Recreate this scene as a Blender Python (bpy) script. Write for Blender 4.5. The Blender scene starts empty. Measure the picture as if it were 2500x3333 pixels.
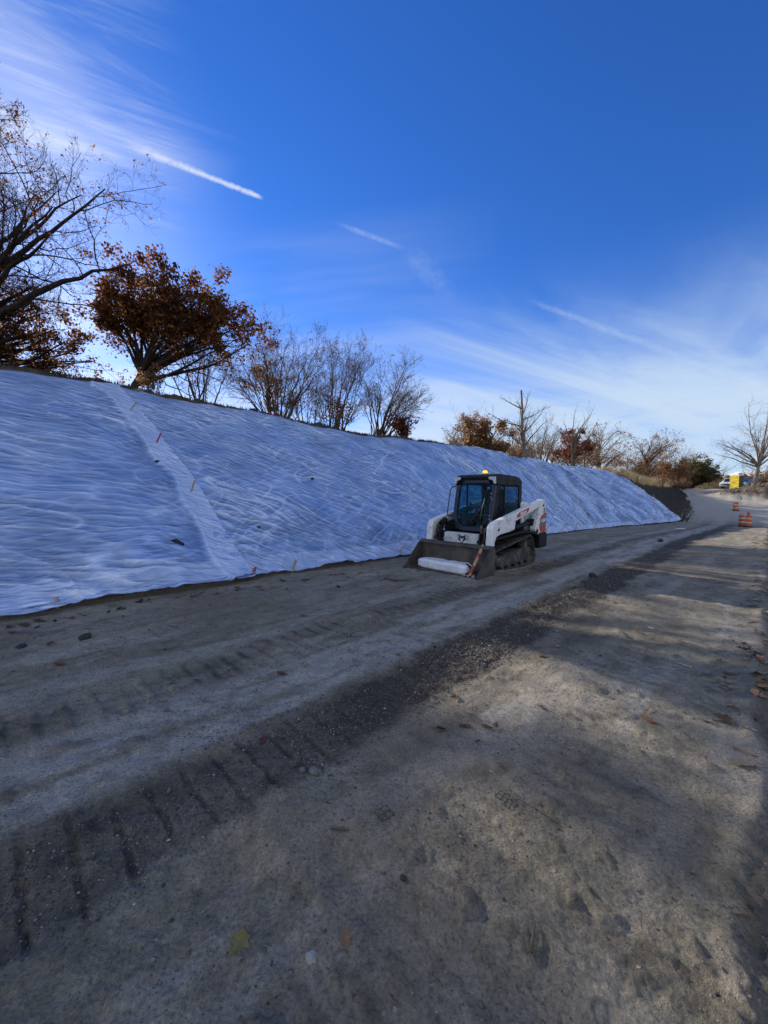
import bpy, bmesh, math, random
import numpy as np
from mathutils import Vector, Matrix, Euler, Quaternion

SC = bpy.context.scene
COL = SC.collection
R = math.radians

# ------------------------------------------------------------------ camera
F, CX, CY, HOR, EYE = 1252.0, 1250.0, 1666.5, 1595.0, 1.68
PITCH = math.atan((CY - HOR) / F)
CP, SP = math.cos(PITCH), math.sin(PITCH)
cam_d = bpy.data.cameras.new('camera')
cam = bpy.data.objects.new('camera', cam_d)
COL.objects.link(cam)
cam.location = (0, 0, EYE)
cam.rotation_euler = (math.pi / 2 - PITCH, 0, 0)
cam_d.sensor_fit = 'VERTICAL'
cam_d.sensor_height = 24.0
cam_d.lens = 24.0 * F / 3333.0
cam_d.clip_start = 0.05
cam_d.clip_end = 4000
SC.camera = cam

def pdir(px, py):
    """viewing direction through a photo pixel, scaled so that y == 1"""
    a, b = (px - CX) / F, (CY - py) / F
    d = Vector((a, CP + b * SP, -SP + b * CP))
    return d / d.y

def at(px, py, depth):
    return Vector((0, 0, EYE)) + pdir(px, py) * depth

# ------------------------------------------------------------------ noise
def _h(ix, iy, s):
    n = (ix.astype(np.int64) * 374761393 + iy.astype(np.int64) * 668265263 + s * 982451653) & 0xffffffff
    n = ((n ^ (n >> 13)) * 1274126177) & 0xffffffff
    return ((n ^ (n >> 16)) & 0xffff) / 65535.0

def perlin(x, y, s=0):
    x = np.asarray(x, float); y = np.asarray(y, float)
    ix, iy = np.floor(x), np.floor(y)
    fx, fy = x - ix, y - iy
    u, v = fx * fx * fx * (fx * (fx * 6 - 15) + 10), fy * fy * fy * (fy * (fy * 6 - 15) + 10)
    def g(dx, dy):
        a = _h(ix + dx, iy + dy, s) * 2 * math.pi
        return np.cos(a) * (fx - dx) + np.sin(a) * (fy - dy)
    a = g(0, 0) * (1 - u) + g(1, 0) * u
    b = g(0, 1) * (1 - u) + g(1, 1) * u
    return (a * (1 - v) + b * v) * 1.5

def fbm(x, y, s=0, o=4, gain=.5):
    t, a = 0, 1
    for k in range(o):
        t = t + a * perlin(x * 2 ** k, y * 2 ** k, s + 17 * k)
        a *= gain
    return t

def sstep(a, b, x):
    t = np.clip((x - a) / (b - a), 0, 1)
    return t * t * (3 - 2 * t)

# ------------------------------------------------------------------ ground profile
PY = np.array([-400, -20, 9, 16, 22, 28, 33, 38, 45, 52, 60, 80, 150, 400, 900.])
PZ = np.array([0, 0, 0, -.25, -.6, -.95, -.88, -.45, .2, .95, 1.6, 1.95, 2.3, 3.0, 4.0])
def cinterp(x, xp, fp):
    x = np.asarray(x, float)
    m = np.gradient(fp, xp)
    i = np.clip(np.searchsorted(xp, x) - 1, 0, len(xp) - 2)
    h = xp[i + 1] - xp[i]
    t = np.clip((x - xp[i]) / h, 0, 1)
    return ((2*t**3 - 3*t**2 + 1) * fp[i] + (t**3 - 2*t**2 + t) * h * m[i]
            + (-2*t**3 + 3*t**2) * fp[i + 1] + (t**3 - t**2) * h * m[i + 1])

def base_z(x, y):
    x = np.asarray(x, float); y = np.asarray(y, float)
    z = cinterp(y, PY, PZ)
    # earth bank round the big roadside tree, far right
    z = z + 1.5 * np.exp(-(((x - 54) / 6.5) ** 2 + ((y - 52.5) / 4.5) ** 2))
    # low verge past the right road edge
    q = (x - y) * .7071
    z = z + .25 * sstep(.6, 3.5, q) * sstep(8, 14, y) * (1 - sstep(24, 30, y))
    return z

def gz(x, y):
    return float(base_z(x, y))

def ground_at(px, py):
    """point of the ground sheet seen at a photo pixel"""
    d = pdir(px, py)
    lo, hi = .5, 400.
    t = .6
    while t < 300:
        p = Vector((0, 0, EYE)) + d * t
        if p.z < gz(p.x, p.y):
            break
        t *= 1.01
    hi, lo = t, t / 1.01
    for _ in range(20):
        m = (lo + hi) / 2
        p = Vector((0, 0, EYE)) + d * m
        if p.z < gz(p.x, p.y): hi = m
        else: lo = m
    p = Vector((0, 0, EYE)) + d * hi
    return Vector((p.x, p.y, gz(p.x, p.y)))

# ------------------------------------------------------------------ mesh helpers
def mesh_np(name, V, Fc, mat=None, parent=None, smooth=False, attrs=None):
    """V (n,3); Fc list of arrays of faces (m,k); attrs name->(n,) point floats"""
    me = bpy.data.meshes.new(name)
    V = np.ascontiguousarray(V, dtype=np.float32)
    if not isinstance(Fc, list): Fc = [Fc]
    Fc = [np.asarray(f, dtype=np.int32) for f in Fc if len(f)]
    loops = np.concatenate([f.ravel() for f in Fc])
    tot = np.concatenate([np.full(len(f), f.shape[1], np.int32) for f in Fc])
    start = np.concatenate([[0], np.cumsum(tot)[:-1]]).astype(np.int32)
    me.vertices.add(len(V)); me.vertices.foreach_set('co', V.ravel())
    me.loops.add(len(loops)); me.loops.foreach_set('vertex_index', loops)
    me.polygons.add(len(tot))
    me.polygons.foreach_set('loop_start', start)
    if smooth: me.polygons.foreach_set('use_smooth', np.ones(len(tot), bool))
    for k, a in (attrs or {}).items():
        at_ = me.attributes.new(k, 'FLOAT', 'POINT')
        at_.data.foreach_set('value', np.ascontiguousarray(a, dtype=np.float32))
    me.update(calc_edges=True)
    me.validate()
    ob = bpy.data.objects.new(name, me)
    COL.objects.link(ob)
    if mat: me.materials.append(mat)
    if parent: ob.parent = parent
    return ob

def tag(o, label=None, cat=None, group=None, kind=None):
    if label: o['label'] = label
    if cat: o['category'] = cat
    if group: o['group'] = group
    if kind: o['kind'] = kind
    return o

def empty(name, loc=(0, 0, 0), rz=0.0):
    o = bpy.data.objects.new(name, None)
    o.empty_display_size = .3
    COL.objects.link(o)
    o.location = loc
    o.rotation_euler = (0, 0, rz)
    return o

def copy_tree(o, parent=None):
    c = o.copy(); COL.objects.link(c)
    if parent: c.parent = parent
    for ch in list(o.children): copy_tree(ch, c)
    return c

class MB:
    """collects simple solids into one mesh"""
    def __init__(s): s.v = []; s.f = []
    def add(s, vs, fs):
        b = len(s.v)
        s.v += [tuple(v) for v in vs]
        s.f += [tuple(b + i for i in f) for f in fs]
        return s
    def box(s, c, d, rot=None):
        x, y, z = d[0] / 2, d[1] / 2, d[2] / 2
        vs = [Vector((i, j, k)) for i in (-x, x) for j in (-y, y) for k in (-z, z)]
        if rot is not None:
            m = rot if isinstance(rot, Matrix) else Euler(rot).to_matrix()
            vs = [m @ v for v in vs]
        vs = [v + Vector(c) for v in vs]
        return s.add(vs, [(0,1,3,2),(4,6,7,5),(0,4,5,1),(2,3,7,6),(0,2,6,4),(1,5,7,3)])
    def prism(s, poly, y0, y1, ax='y'):
        """polygon in XZ extruded along Y (or XY along Z, YZ along X)"""
        def P(a, b, t):
            return (a, t, b) if ax == 'y' else (a, b, t) if ax == 'z' else (t, a, b)
        n = len(poly)
        vs = [P(a, b, y0) for a, b in poly] + [P(a, b, y1) for a, b in poly]
        fs = [tuple(range(n)), tuple(range(2*n - 1, n - 1, -1))]
        fs += [(i, n + i, n + (i + 1) % n, (i + 1) % n) for i in range(n)]
        return s.add(vs, fs)
    def tube(s, pts, r, k=8, cap=True):
        pts = [Vector(p) for p in pts]
        rs = r if isinstance(r, (list, tuple)) else [r] * len(pts)
        rings = []
        prev = None
        for i, p in enumerate(pts):
            t = (pts[min(i + 1, len(pts) - 1)] - pts[max(i - 1, 0)]).normalized()
            ref = prev if prev is not None else (Vector((0, 0, 1)) if abs(t.z) < .9 else Vector((1, 0, 0)))
            a = (ref - t * ref.dot(t)).normalized(); prev = a
            b = t.cross(a)
            rings.append([p + (a * math.cos(q) + b * math.sin(q)) * rs[i] for q in [2 * math.pi * j / k for j in range(k)]])
        vs = [v for r_ in rings for v in r_]
        fs = [(i*k + j, i*k + (j+1) % k, (i+1)*k + (j+1) % k, (i+1)*k + j) for i in range(len(pts) - 1) for j in range(k)]
        if cap: fs += [tuple(range(k - 1, -1, -1)), tuple((len(pts) - 1)*k + j for j in range(k))]
        return s.add(vs, fs)
    def cyl(s, c, r, h, axis='z', k=20):
        d = {'x': Vector((1,0,0)), 'y': Vector((0,1,0)), 'z': Vector((0,0,1))}[axis] * (h / 2)
        c = Vector(c)
        return s.tube([c - d, c + d], r, k)
    def lathe(s, prof, c=(0,0,0), k=24):
        c = Vector(c); n = len(prof)
        vs = [c + Vector((r*math.cos(q), r*math.sin(q), z)) for r, z in prof for q in [2*math.pi*j/k for j in range(k)]]
        fs = [(i*k + j, i*k + (j+1) % k, (i+1)*k + (j+1) % k, (i+1)*k + j) for i in range(n - 1) for j in range(k)]
        fs += [tuple(range(k - 1, -1, -1)), tuple((n - 1)*k + j for j in range(k))]
        return s.add(vs, fs)
    def build(s, name, mat, parent=None, bevel=0, smooth=False, seg=2):
        me = bpy.data.meshes.new(name)
        me.from_pydata(s.v, [], s.f)
        bm = bmesh.new(); bm.from_mesh(me)
        bmesh.ops.recalc_face_normals(bm, faces=bm.faces[:])
        bm.to_mesh(me); bm.free()
        ob = bpy.data.objects.new(name, me); COL.objects.link(ob)
        me.materials.append(mat)
        if parent: ob.parent = parent
        if smooth:
            me.polygons.foreach_set('use_smooth', [True] * len(me.polygons))
            m = None
        if bevel:
            m = ob.modifiers.new('bevel', 'BEVEL'); m.width = bevel; m.segments = seg; m.limit_method = 'ANGLE'; m.angle_limit = R(35)
        return ob

# ------------------------------------------------------------------ materials
def new_mat(name):
    m = bpy.data.materials.new(name); m.use_nodes = True
    nt = m.node_tree
    b = nt.nodes['Principled BSDF']
    return m, nt, b

def N(nt, t, **kw):
    n = nt.nodes.new(t)
    for k, v in kw.items():
        if k.startswith('i_'):
            key = k[2:]
            key = int(key) if key.isdigit() else key.replace('_', ' ')
            n.inputs[key].default_value = v
        else: setattr(n, k, v)
    return n

def L(nt, a, b): nt.links.new(a, b)

def noise_node(nt, scale, detail=4, rough=.55, vec=None, dim='3D', dist=0):
    n = N(nt, 'ShaderNodeTexNoise'); n.inputs['Scale'].default_value = scale
    n.inputs['Detail'].default_value = detail; n.inputs['Roughness'].default_value = rough
    n.inputs['Distortion'].default_value = dist
    if vec is not None: L(nt, vec, n.inputs['Vector'])
    return n

def ramp(nt, fac, stops, interp='LINEAR'):
    r = N(nt, 'ShaderNodeValToRGB'); r.color_ramp.interpolation = interp
    el = r.color_ramp.elements
    while len(el) < len(stops): el.new(.5)
    for e, (p, c) in zip(el, stops):
        e.position = p; e.color = (*c, 1) if len(c) == 3 else c
    L(nt, fac, r.inputs['Fac'])
    return r

def mixc(nt, fac, a, b, mode='MIX'):
    m = N(nt, 'ShaderNodeMix', data_type='RGBA', blend_type=mode)
    for sock, v in ((m.inputs['Factor'], fac), (m.inputs['A'], a), (m.inputs['B'], b)):
        if isinstance(v, bpy.types.NodeSocket): L(nt, v, sock)
        elif isinstance(v, (int, float)): sock.default_value = v
        else: sock.default_value = (*v, 1) if len(v) == 3 else v
    # float 'Factor' shares its name with a vector one: use index 0
    if isinstance(fac, bpy.types.NodeSocket): L(nt, fac, m.inputs[0])
    else: m.inputs[0].default_value = fac
    return m.outputs['Result']

def mth(nt, op, a, b=None, c=None, clamp=False):
    m = N(nt, 'ShaderNodeMath', operation=op, use_clamp=clamp)
    for i, v in enumerate((a, b, c)):
        if v is None: continue
        if isinstance(v, bpy.types.NodeSocket): L(nt, v, m.inputs[i])
        else: m.inputs[i].default_value = v
    return m.outputs[0]

def maprange(nt, v, a, b, c=0, d=1, smooth=True):
    m = N(nt, 'ShaderNodeMapRange', interpolation_type='SMOOTHSTEP' if smooth else 'LINEAR')
    L(nt, v, m.inputs['Value'])
    for k, x in (('From Min', a), ('From Max', b), ('To Min', c), ('To Max', d)): m.inputs[k].default_value = x
    return m.outputs['Result']

def bump(nt, h, bsdf, strength=.5, dist=.01):
    b = N(nt, 'ShaderNodeBump'); b.inputs['Strength'].default_value = strength; b.inputs['Distance'].default_value = dist
    L(nt, h, b.inputs['Height']); L(nt, b.outputs[0], bsdf.inputs['Normal'])
    return b

def simple_mat(name, col, rough=.6, metal=0, var=.25, scale=8, bumps=.0, spec=.5, dirt=None, dirt_amt=.5, dirt_scale=3):
    """one colour with procedural wear: mottling, and patches of dirt with a shape of their own"""
    m, nt, b = new_mat(name)
    tc = N(nt, 'ShaderNodeTexCoord').outputs['Object']
    n = noise_node(nt, scale, 5, .6, tc)
    lo = tuple(c * (1 - var) for c in col); hi = tuple(min(1, c * (1 + var)) for c in col)
    c = ramp(nt, n.outputs['Fac'], [(.3, lo), (.7, hi)]).outputs['Color']
    if dirt:
        n2 = noise_node(nt, dirt_scale, 8, .7, tc)
        f = maprange(nt, n2.outputs['Fac'], .47, .68, 0, dirt_amt)
        c = mixc(nt, f, c, dirt)
    L(nt, c, b.inputs['Base Color'])
    r = maprange(nt, n.outputs['Fac'], .3, .7, max(0, rough - .1), min(1, rough + .12))
    L(nt, r, b.inputs['Roughness'])
    b.inputs['Metallic'].default_value = metal
    b.inputs['Specular IOR Level'].default_value = spec
    if bumps:
        n3 = noise_node(nt, scale * 5, 4, .6, tc); bump(nt, n3.outputs['Fac'], b, bumps, .01)
    return m
# ------------------------------------------------------------------ light and sky
SUN_AZ, SUN_EL = R(-43.5), R(21.7)
sunv = Vector((math.sin(SUN_AZ) * math.cos(SUN_EL), math.cos(SUN_AZ) * math.cos(SUN_EL), math.sin(SUN_EL)))
sd = bpy.data.lights.new('sun', 'SUN'); sd.energy = 5.0; sd.angle = R(.55); sd.color = (1, .91, .78)
so = bpy.data.objects.new('sun', sd); COL.objects.link(so)
so.rotation_euler = sunv.to_track_quat('Z', 'Y').to_euler(); so.location = (-20, 20, 30)

world = bpy.data.worlds.new('World'); SC.world = world; world.use_nodes = True
world.cycles.sampling_method = 'MANUAL'; world.cycles.sample_map_resolution = 512
nt = world.node_tree; nt.nodes.clear()
out = N(nt, 'ShaderNodeOutputWorld'); bg = N(nt, 'ShaderNodeBackground'); L(nt, bg.outputs[0], out.inputs[0])
sky = N(nt, 'ShaderNodeTexSky', sky_type='NISHITA', sun_disc=False)
sky.sun_elevation = SUN_EL; sky.sun_rotation = SUN_AZ
sky.air_density = 1.0; sky.dust_density = .03; sky.ozone_density = 3.0; sky.altitude = 100
hs = N(nt, 'ShaderNodeHueSaturation'); hs.inputs['Saturation'].default_value = 1.22; hs.inputs['Value'].default_value = 1.0
L(nt, sky.outputs[0], hs.inputs['Color'])
skyc = mixc(nt, 1.0, hs.outputs[0], (.92, 1.20, 1.90), 'MULTIPLY')
D = N(nt, 'ShaderNodeTexCoord').outputs['Generated']
sx = N(nt, 'ShaderNodeSeparateXYZ'); L(nt, D, sx.inputs[0])
def vdot(vec):
    n = N(nt, 'ShaderNodeVectorMath', operation='DOT_PRODUCT'); L(nt, D, n.inputs[0]); n.inputs[1].default_value = vec
    return n.outputs['Value']
# cloud layer: directions mapped onto a flat layer overhead
ZO = .12
den = mth(nt, 'ADD', mth(nt, 'MAXIMUM', sx.outputs['Z'], 0.0), ZO)
cx_ = mth(nt, 'DIVIDE', sx.outputs['X'], den); cy_ = mth(nt, 'DIVIDE', sx.outputs['Y'], den)
cv = N(nt, 'ShaderNodeCombineXYZ'); L(nt, cx_, cv.inputs[0]); L(nt, cy_, cv.inputs[1])
def layer(px, py):
    d = pdir(px, py).normalized(); q = max(d.z, 0) + ZO
    return Vector((d.x / q, d.y / q))
def streak(p0, p1, sl, sa, seed, detail=5, rough=.55, dist=.6):
    """noise stretched along the layer direction p0 -> p1"""
    a, b = layer(*p0), layer(*p1)
    ang = math.atan2(b.y - a.y, b.x - a.x)
    mp = N(nt, 'ShaderNodeMapping', vector_type='POINT')
    # rotate first (layer axis -> x), then stretch
    mp.inputs['Rotation'].default_value = (0, 0, -ang)
    mp.inputs['Location'].default_value = (seed * 3.7, seed * 1.3, seed)
    L(nt, cv.outputs[0], mp.inputs['Vector'])
    m2 = N(nt, 'ShaderNodeMapping'); m2.inputs['Scale'].default_value = (sl, sa, 1); L(nt, mp.outputs[0], m2.inputs['Vector'])
    return noise_node(nt, 1.0, detail, rough, m2.outputs[0], dist=dist).outputs['Fac']
def blob(px, py, r0, r1):
    """soft disc in the sky round a direction: 1 inside r0 degrees, 0 outside r1"""
    return maprange(nt, vdot(tuple(pdir(px, py).normalized())), math.cos(R(r1)), math.cos(R(r0)))
def trail(p0, p1, half, fade0=.15, fade1=.1, strength=1.0, fuzz=.5, seed=1.0, grow=0.0):
    """condensation trail on the great circle p0 -> p1; half width in degrees"""
    a, b = pdir(*p0).normalized(), pdir(*p1).normalized()
    n = a.cross(b).normalized(); t = (b - a * a.dot(b)).normalized()
    length = math.atan2(b.dot(t), b.dot(a))
    wob = noise_node(nt, 70, 7, .7, D).outputs['Fac']
    off = mth(nt, 'ADD', vdot(tuple(n)), mth(nt, 'MULTIPLY', mth(nt, 'SUBTRACT', wob, .5), R(half) * 2.0 * fuzz))
    along = mth(nt, 'DIVIDE', mth(nt, 'ARCTAN2', vdot(tuple(t)), vdot(tuple(a))), length)
    h = R(half)
    wid = mth(nt, 'MULTIPLY', mth(nt, 'SUBTRACT', 1 + grow, mth(nt, 'MULTIPLY', along, grow)), h)
    g = mth(nt, 'SUBTRACT', 1, mth(nt, 'DIVIDE', mth(nt, 'ABSOLUTE', off), wid), clamp=True)
    g = mth(nt, 'POWER', g, .8)
    e = mth(nt, 'MULTIPLY', maprange(nt, along, 0, fade0), maprange(nt, along, 1 - fade1, 1, 1, 0))
    pf = maprange(nt, noise_node(nt, 60 + seed, 4, .7, D).outputs['Fac'], .3, .6, .45, 1)
    return mth(nt, 'MULTIPLY', mth(nt, 'MULTIPLY', mth(nt, 'MULTIPLY', g, e), pf), strength)

masks = []
# cirrus wisps, upper left
s1 = maprange(nt, streak((60, 220), (520, 375), .9, 7, 1.0, 9, .68, .9), .45, .74)
masks.append(mth(nt, 'MULTIPLY', mth(nt, 'MULTIPLY', s1, blob(40, 300, 2, 16)), .50))
s1b = maprange(nt, streak((300, 120), (520, 210), .5, 6.5, 4.0, 5, .5, .5), .48, .82)
masks.append(mth(nt, 'MULTIPLY', mth(nt, 'MULTIPLY', s1b, blob(380, 190, 1, 12)), .38))
masks.append(mth(nt, 'MULTIPLY', blob(0, 340, 0, 9), .18))
# thin veil spreading from the sun side
s2 = maprange(nt, streak((600, 900), (1200, 820), .35, 1.3, 2.0, 4, .5, .8), .35, .75)
masks.append(mth(nt, 'MULTIPLY', mth(nt, 'MULTIPLY', s2, blob(750, 950, 4, 36)), mth(nt, 'MULTIPLY', maprange(nt, sx.outputs['Z'], .66, .40), .48)))
# low veils and streaks, right of centre
s3 = maprange(nt, streak((1250, 1000), (1750, 1180), .30, 1.6, 3.0, 6, .6, .9), .27, .72)
b3 = mth(nt, 'MAXIMUM', blob(1750, 1200, 6, 24), blob(2250, 1250, 6, 22))
b3 = mth(nt, 'MULTIPLY', b3, maprange(nt, sx.outputs['Z'], .50, .22))
masks.append(mth(nt, 'MULTIPLY', mth(nt, 'MULTIPLY', s3, b3), .78))
# whitish bank near the horizon
s4 = maprange(nt, noise_node(nt, 5, 5, .55, N(nt, 'ShaderNodeMapping', i_Scale=(1, 1, 6)).outputs[0]).outputs['Fac'], .3, .62)
mp4 = [n for n in nt.nodes if n.bl_idname == 'ShaderNodeMapping'][-1]; L(nt, D, mp4.inputs['Vector'])
e4 = mth(nt, 'MULTIPLY', maprange(nt, sx.outputs['Z'], .045, .075), maprange(nt, sx.outputs['Z'], .30, .12))
masks.append(mth(nt, 'MULTIPLY', mth(nt, 'MULTIPLY', s4, e4), .78))
# added fill light: unseen bright cloud veil in the sky half behind the viewer
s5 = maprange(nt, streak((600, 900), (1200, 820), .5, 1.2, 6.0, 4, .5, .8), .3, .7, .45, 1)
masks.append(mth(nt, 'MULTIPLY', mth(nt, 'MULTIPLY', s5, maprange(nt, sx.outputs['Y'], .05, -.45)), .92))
v6 = mth(nt, 'MULTIPLY', maprange(nt, sx.outputs['Z'], .41, .14), maprange(nt, sx.outputs['X'], -.12, .30))
masks.append(mth(nt, 'MULTIPLY', mth(nt, 'MULTIPLY', v6, mth(nt, 'ADD', mth(nt, 'MULTIPLY', s3, .55), .45)), .74))
# trails
masks.append(trail((372, 452), (862, 648), .27, .3, .08, .62, .9, 1.0, .7))
masks.append(trail((560, 530), (862, 646), .22, .3, .1, .45, .6, 9.0, .2))
masks.append(trail((1080, 720), (1330, 815), .34, .35, .3, .2, .5, 4.0))
masks.append(trail((1310, 800), (1500, 1000), 1.4, .3, .5, .11, .8, 2.0))
masks.append(trail((1690, 965), (2480, 1262), .6, .2, .05, .26, .5, 3.0, -.4))
inv = None
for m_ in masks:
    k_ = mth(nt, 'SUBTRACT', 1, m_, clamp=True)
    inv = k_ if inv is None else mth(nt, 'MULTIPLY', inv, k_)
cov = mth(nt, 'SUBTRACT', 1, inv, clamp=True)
# clouds brighten towards the sun
sung = maprange(nt, vdot(tuple(sunv)), .45, 1.0)
cb = mixc(nt, sung, (6.0, 7.4, 9.2), (8.4, 9.0, 10.0))
cb = mixc(nt, maprange(nt, sx.outputs['Y'], .0, -.5), cb, (10.0, 10.5, 11.2))  # unseen rear veil made brighter and whiter, as added fill
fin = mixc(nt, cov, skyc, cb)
# glare of thin high cloud round the (hidden) sun
ga = mth(nt, 'POWER', maprange(nt, vdot(tuple(sunv)), .86, 1.0, smooth=False), 3.2)
gl = mixc(nt, 1.0, fin, mixc(nt, ga, (0, 0, 0), (3.2, 3.0, 2.5)), 'ADD')
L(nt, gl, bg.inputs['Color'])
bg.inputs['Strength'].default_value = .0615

SC.view_settings.view_transform = 'Standard'
SC.view_settings.look = 'None'
SC.view_settings.exposure = 0.70
SC.view_settings.gamma = 1
SC.render.engine = 'CYCLES'
SC.cycles.max_bounces = 6
SC.cycles.transparent_max_bounces = 16
SC.cycles.caustics_reflective = False
SC.cycles.caustics_refractive = False

# ------------------------------------------------------------------ ground sheet
ANG = np.concatenate([np.linspace(-180, -58, 40, endpoint=False), np.linspace(-58, 58, 620), np.linspace(58, 180, 41)[1:-1]])
RAD = np.concatenate([[.15, .4, .7], .9 * np.exp(np.linspace(0, math.log(45 / .9), 860)), 45 * np.exp(np.linspace(0, math.log(1500 / 45), 130)[1:])])
aa, rr = np.meshgrid(np.radians(ANG), RAD, indexing='xy')
gx, gy = rr * np.sin(aa), rr * np.cos(aa)
gu, gw = (gx + gy) * .70711, (gy - gx) * .70711
zz = base_z(gx, gy)
near = 1 - sstep(25, 60, rr)
# rough dirt
fr = sstep(.3, -.2, np.zeros_like(rr) + 0) if False else 1
rough_m = .5 + .5 * sstep(-.3, .5, fbm(gx * .45, gy * .45, 5, 3))
det = .030 * fbm(gx * .5, gy * .5, 1, 3) + .012 * fbm(gu * 1.1, gw * 3.2, 2, 3) + .0075 * rough_m * fbm(gx * 9, gy * 9, 3, 4, .6)
# clods
cl = np.clip(fbm(gx * 5.5, gy * 5.5, 11, 3) - .35, 0, 1)
det = det + .035 * cl * rough_m
# crawler-track print, dark band
bw = gw + .10 * perlin(gu * .22, gu * 0 + 3.3, 8) * sstep(2, 9, gu)
def cleats(w0, w1, per, ph, wid, seed):
    be = bw + .07 * fbm(gx * 2.6, gy * 2.6, seed + 9, 4)
    m = sstep(w0 - .10, w0 + .08, be) * (1 - sstep(w1 - .08, w1 + .10, be))
    uu = gu + .010 * fbm(gu * 3, gw * 6, seed, 3) + ph
    k = np.abs((uu / per) % 1 - .5) * 2       # 1 at the line
    ln = sstep(1 - wid, 1 - wid * .35, k)
    brk = sstep(-.95, -.15, fbm(gx * 7, gy * 7, seed + 4, 3))
    return m, ln * brk
m1, l1 = cleats(1.74, 2.30, .165, .0, .27, 20)
m2, l2 = cleats(3.18, 3.62, .165, .06, .45, 30)
m3, l3 = cleats(4.3, 4.66, .13, .03, .5, 40)
m4, l4 = cleats(.55, .95, .12, .0, .5, 50)
crumb = np.clip(fbm(gx * 16, gy * 16, 60, 3, .65), -.2, 1)
loose = m1 * sstep(1.2, 2.3, gu)
det = det + m1 * (-.010 + .018 * l1 * (.4 + crumb) - .016 * l1 * (1 - loose)) + loose * .016 * np.clip(fbm(gx * 10, gy * 10, 62, 3), -.4, 1)
det = det + m2 * (-.008 + .017 * l2) + m3 * .016 * (l3 - .4) * sstep(3, 5, gu) + m4 * .008 * (l4 - .4) * sstep(3.5, 6, gu)
# small rut ridges, lower right
rut = sstep(.45, .75, fbm(gu * 2.5, gw * .9, 70, 3)) * (1 - sstep(.2, 1.3, gw)) * sstep(-1.8, -.4, gw)
det = det + .03 * rut * (perlin(gu * 9, gw * 2.0, 71))
# bare road edge beside the camera
edge = gw - .02 + .10 * fbm(gu * .9, gu * 0 + .5, 80, 3)
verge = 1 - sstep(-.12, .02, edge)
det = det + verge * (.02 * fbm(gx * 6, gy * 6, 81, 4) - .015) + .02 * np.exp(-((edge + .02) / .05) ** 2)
far_rough = sstep(35, 50, rr) * sstep(25, 40, gx) * .25 * fbm(gx * .25, gy * .25, 90, 4)
zz = zz +   .45 * fbm(gx * .55, gy * .55, 99, 4, .6) * np.exp(-(((gx - 52) / 8) ** 2 + ((gy - 51) / 6) ** 2)) + det * near + far_rough * np.exp(-((gy - 54) / 14) ** 2)
# material masks: dark loose moist gravel, pale dry crust, leaf-strewn verge
dark = np.clip(m1 * ((.36 + .34 * sstep(-.4, .4, fbm(gx * 3, gy * 3, 97, 4))) + .40 * loose + .35 * l1) + (.34 + .62 * l2) * m2 * sstep(-.5, .3, fbm(gu * .9, gw * 2, 96, 3)) + .35 * m3 * l3 * sstep(3, 5, gu) + .25 * m4 * l4 + .8 * rut * .6
               + .55 * cl * 1.4, 0, 1)
dark = np.clip(dark + loose * .35 * sstep(-.2, .5, fbm(gx * 4, gy * 4, 92, 4))
               + .45 * sstep(1.0, 1.5, bw) * (1 - sstep(1.9, 2.05, bw)) * sstep(1.2, 3.0, gu) * sstep(-.5, .4, fbm(gu * .8, gw * 3, 93, 4)), 0, 1)
pale = (sstep(2.30, 2.5, bw) * (1 - sstep(2.95, 3.25, bw)) * .9 + sstep(3.65, 3.85, bw) * (1 - sstep(4.0, 4.4, bw)) * .5)
pale = np.clip(1.1 * pale * sstep(-.6, .2, fbm(gu * .7, gw * 4, 94, 5)) + .5 * sstep(.35, .8, fbm(gu * .5, gw * 2.2, 95, 5)), 0, 1)
bank = np.clip(np.exp(-(((gx - 51.5) / 6.5) ** 2 + ((gy - 51) / 6) ** 2)) * 1.7 + .35 * fbm(gx * .5, gy * .5, 98, 3) - .35, 0, 1)
sand = sstep(36, 46, rr) * sstep(20, 34, gx) * (1 - bank)
nA, nR = len(ANG), len(RAD)
V = np.stack([gx, gy, zz], -1).reshape(-1, 3)
V = np.vstack([V, [[0, 0, 0]]])
i = np.arange(nR - 1)[:, None]; j = np.arange(nA)[None, :]; j2 = (j + 1) % nA
quads = np.stack([i*nA + j, i*nA + j2, (i+1)*nA + j2, (i+1)*nA + j], -1).reshape(-1, 4)[:, ::-1]
tri = np.stack([np.full(nA, nR*nA), np.arange(nA), (np.arange(nA) + 1) % nA], -1)[:, ::-1]
pad = lambda a: np.append(a.ravel(), 0)

mg, nt, b = new_mat('packed_dirt')
tc = N(nt, 'ShaderNodeTexCoord').outputs['Object']
mp = N(nt, 'ShaderNodeMapping'); mp.inputs['Rotation'].default_value = (0, 0, R(-45)); L(nt, tc, mp.inputs['Vector'])
mp2 = N(nt, 'ShaderNodeMapping'); mp2.inputs['Scale'].default_value = (.35, 1.6, 1); L(nt, mp.outputs[0], mp2.inputs['Vector'])
big = noise_node(nt, .55, 6, .6, tc).outputs['Fac']
strk = noise_node(nt, 1.6, 7, .65, mp2.outputs[0], dist=.4).outputs['Fac']
mid = noise_node(nt, 7, 8, .7, tc).outputs['Fac']
fine = noise_node(nt, 70, 5, .7, tc).outputs['Fac']
c = ramp(nt, mid, [(.28, (.140, .124, .090)), (.5, (.262, .234, .170)), (.72, (.40, .358, .268))]).outputs['Color']
c = mixc(nt, maprange(nt, strk, .42, .66, 0, .65), c, (.40, .355, .29))
c = mixc(nt, maprange(nt, big, .42, .62, 0, .5), c, (.165, .138, .095))
ad = N(nt, 'ShaderNodeAttribute', attribute_name='dark').outputs['Fac']
ap = N(nt, 'ShaderNodeAttribute', attribute_name='pale').outputs['Fac']
av = N(nt, 'ShaderNodeAttribute', attribute_name='verge').outputs['Fac']
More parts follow.
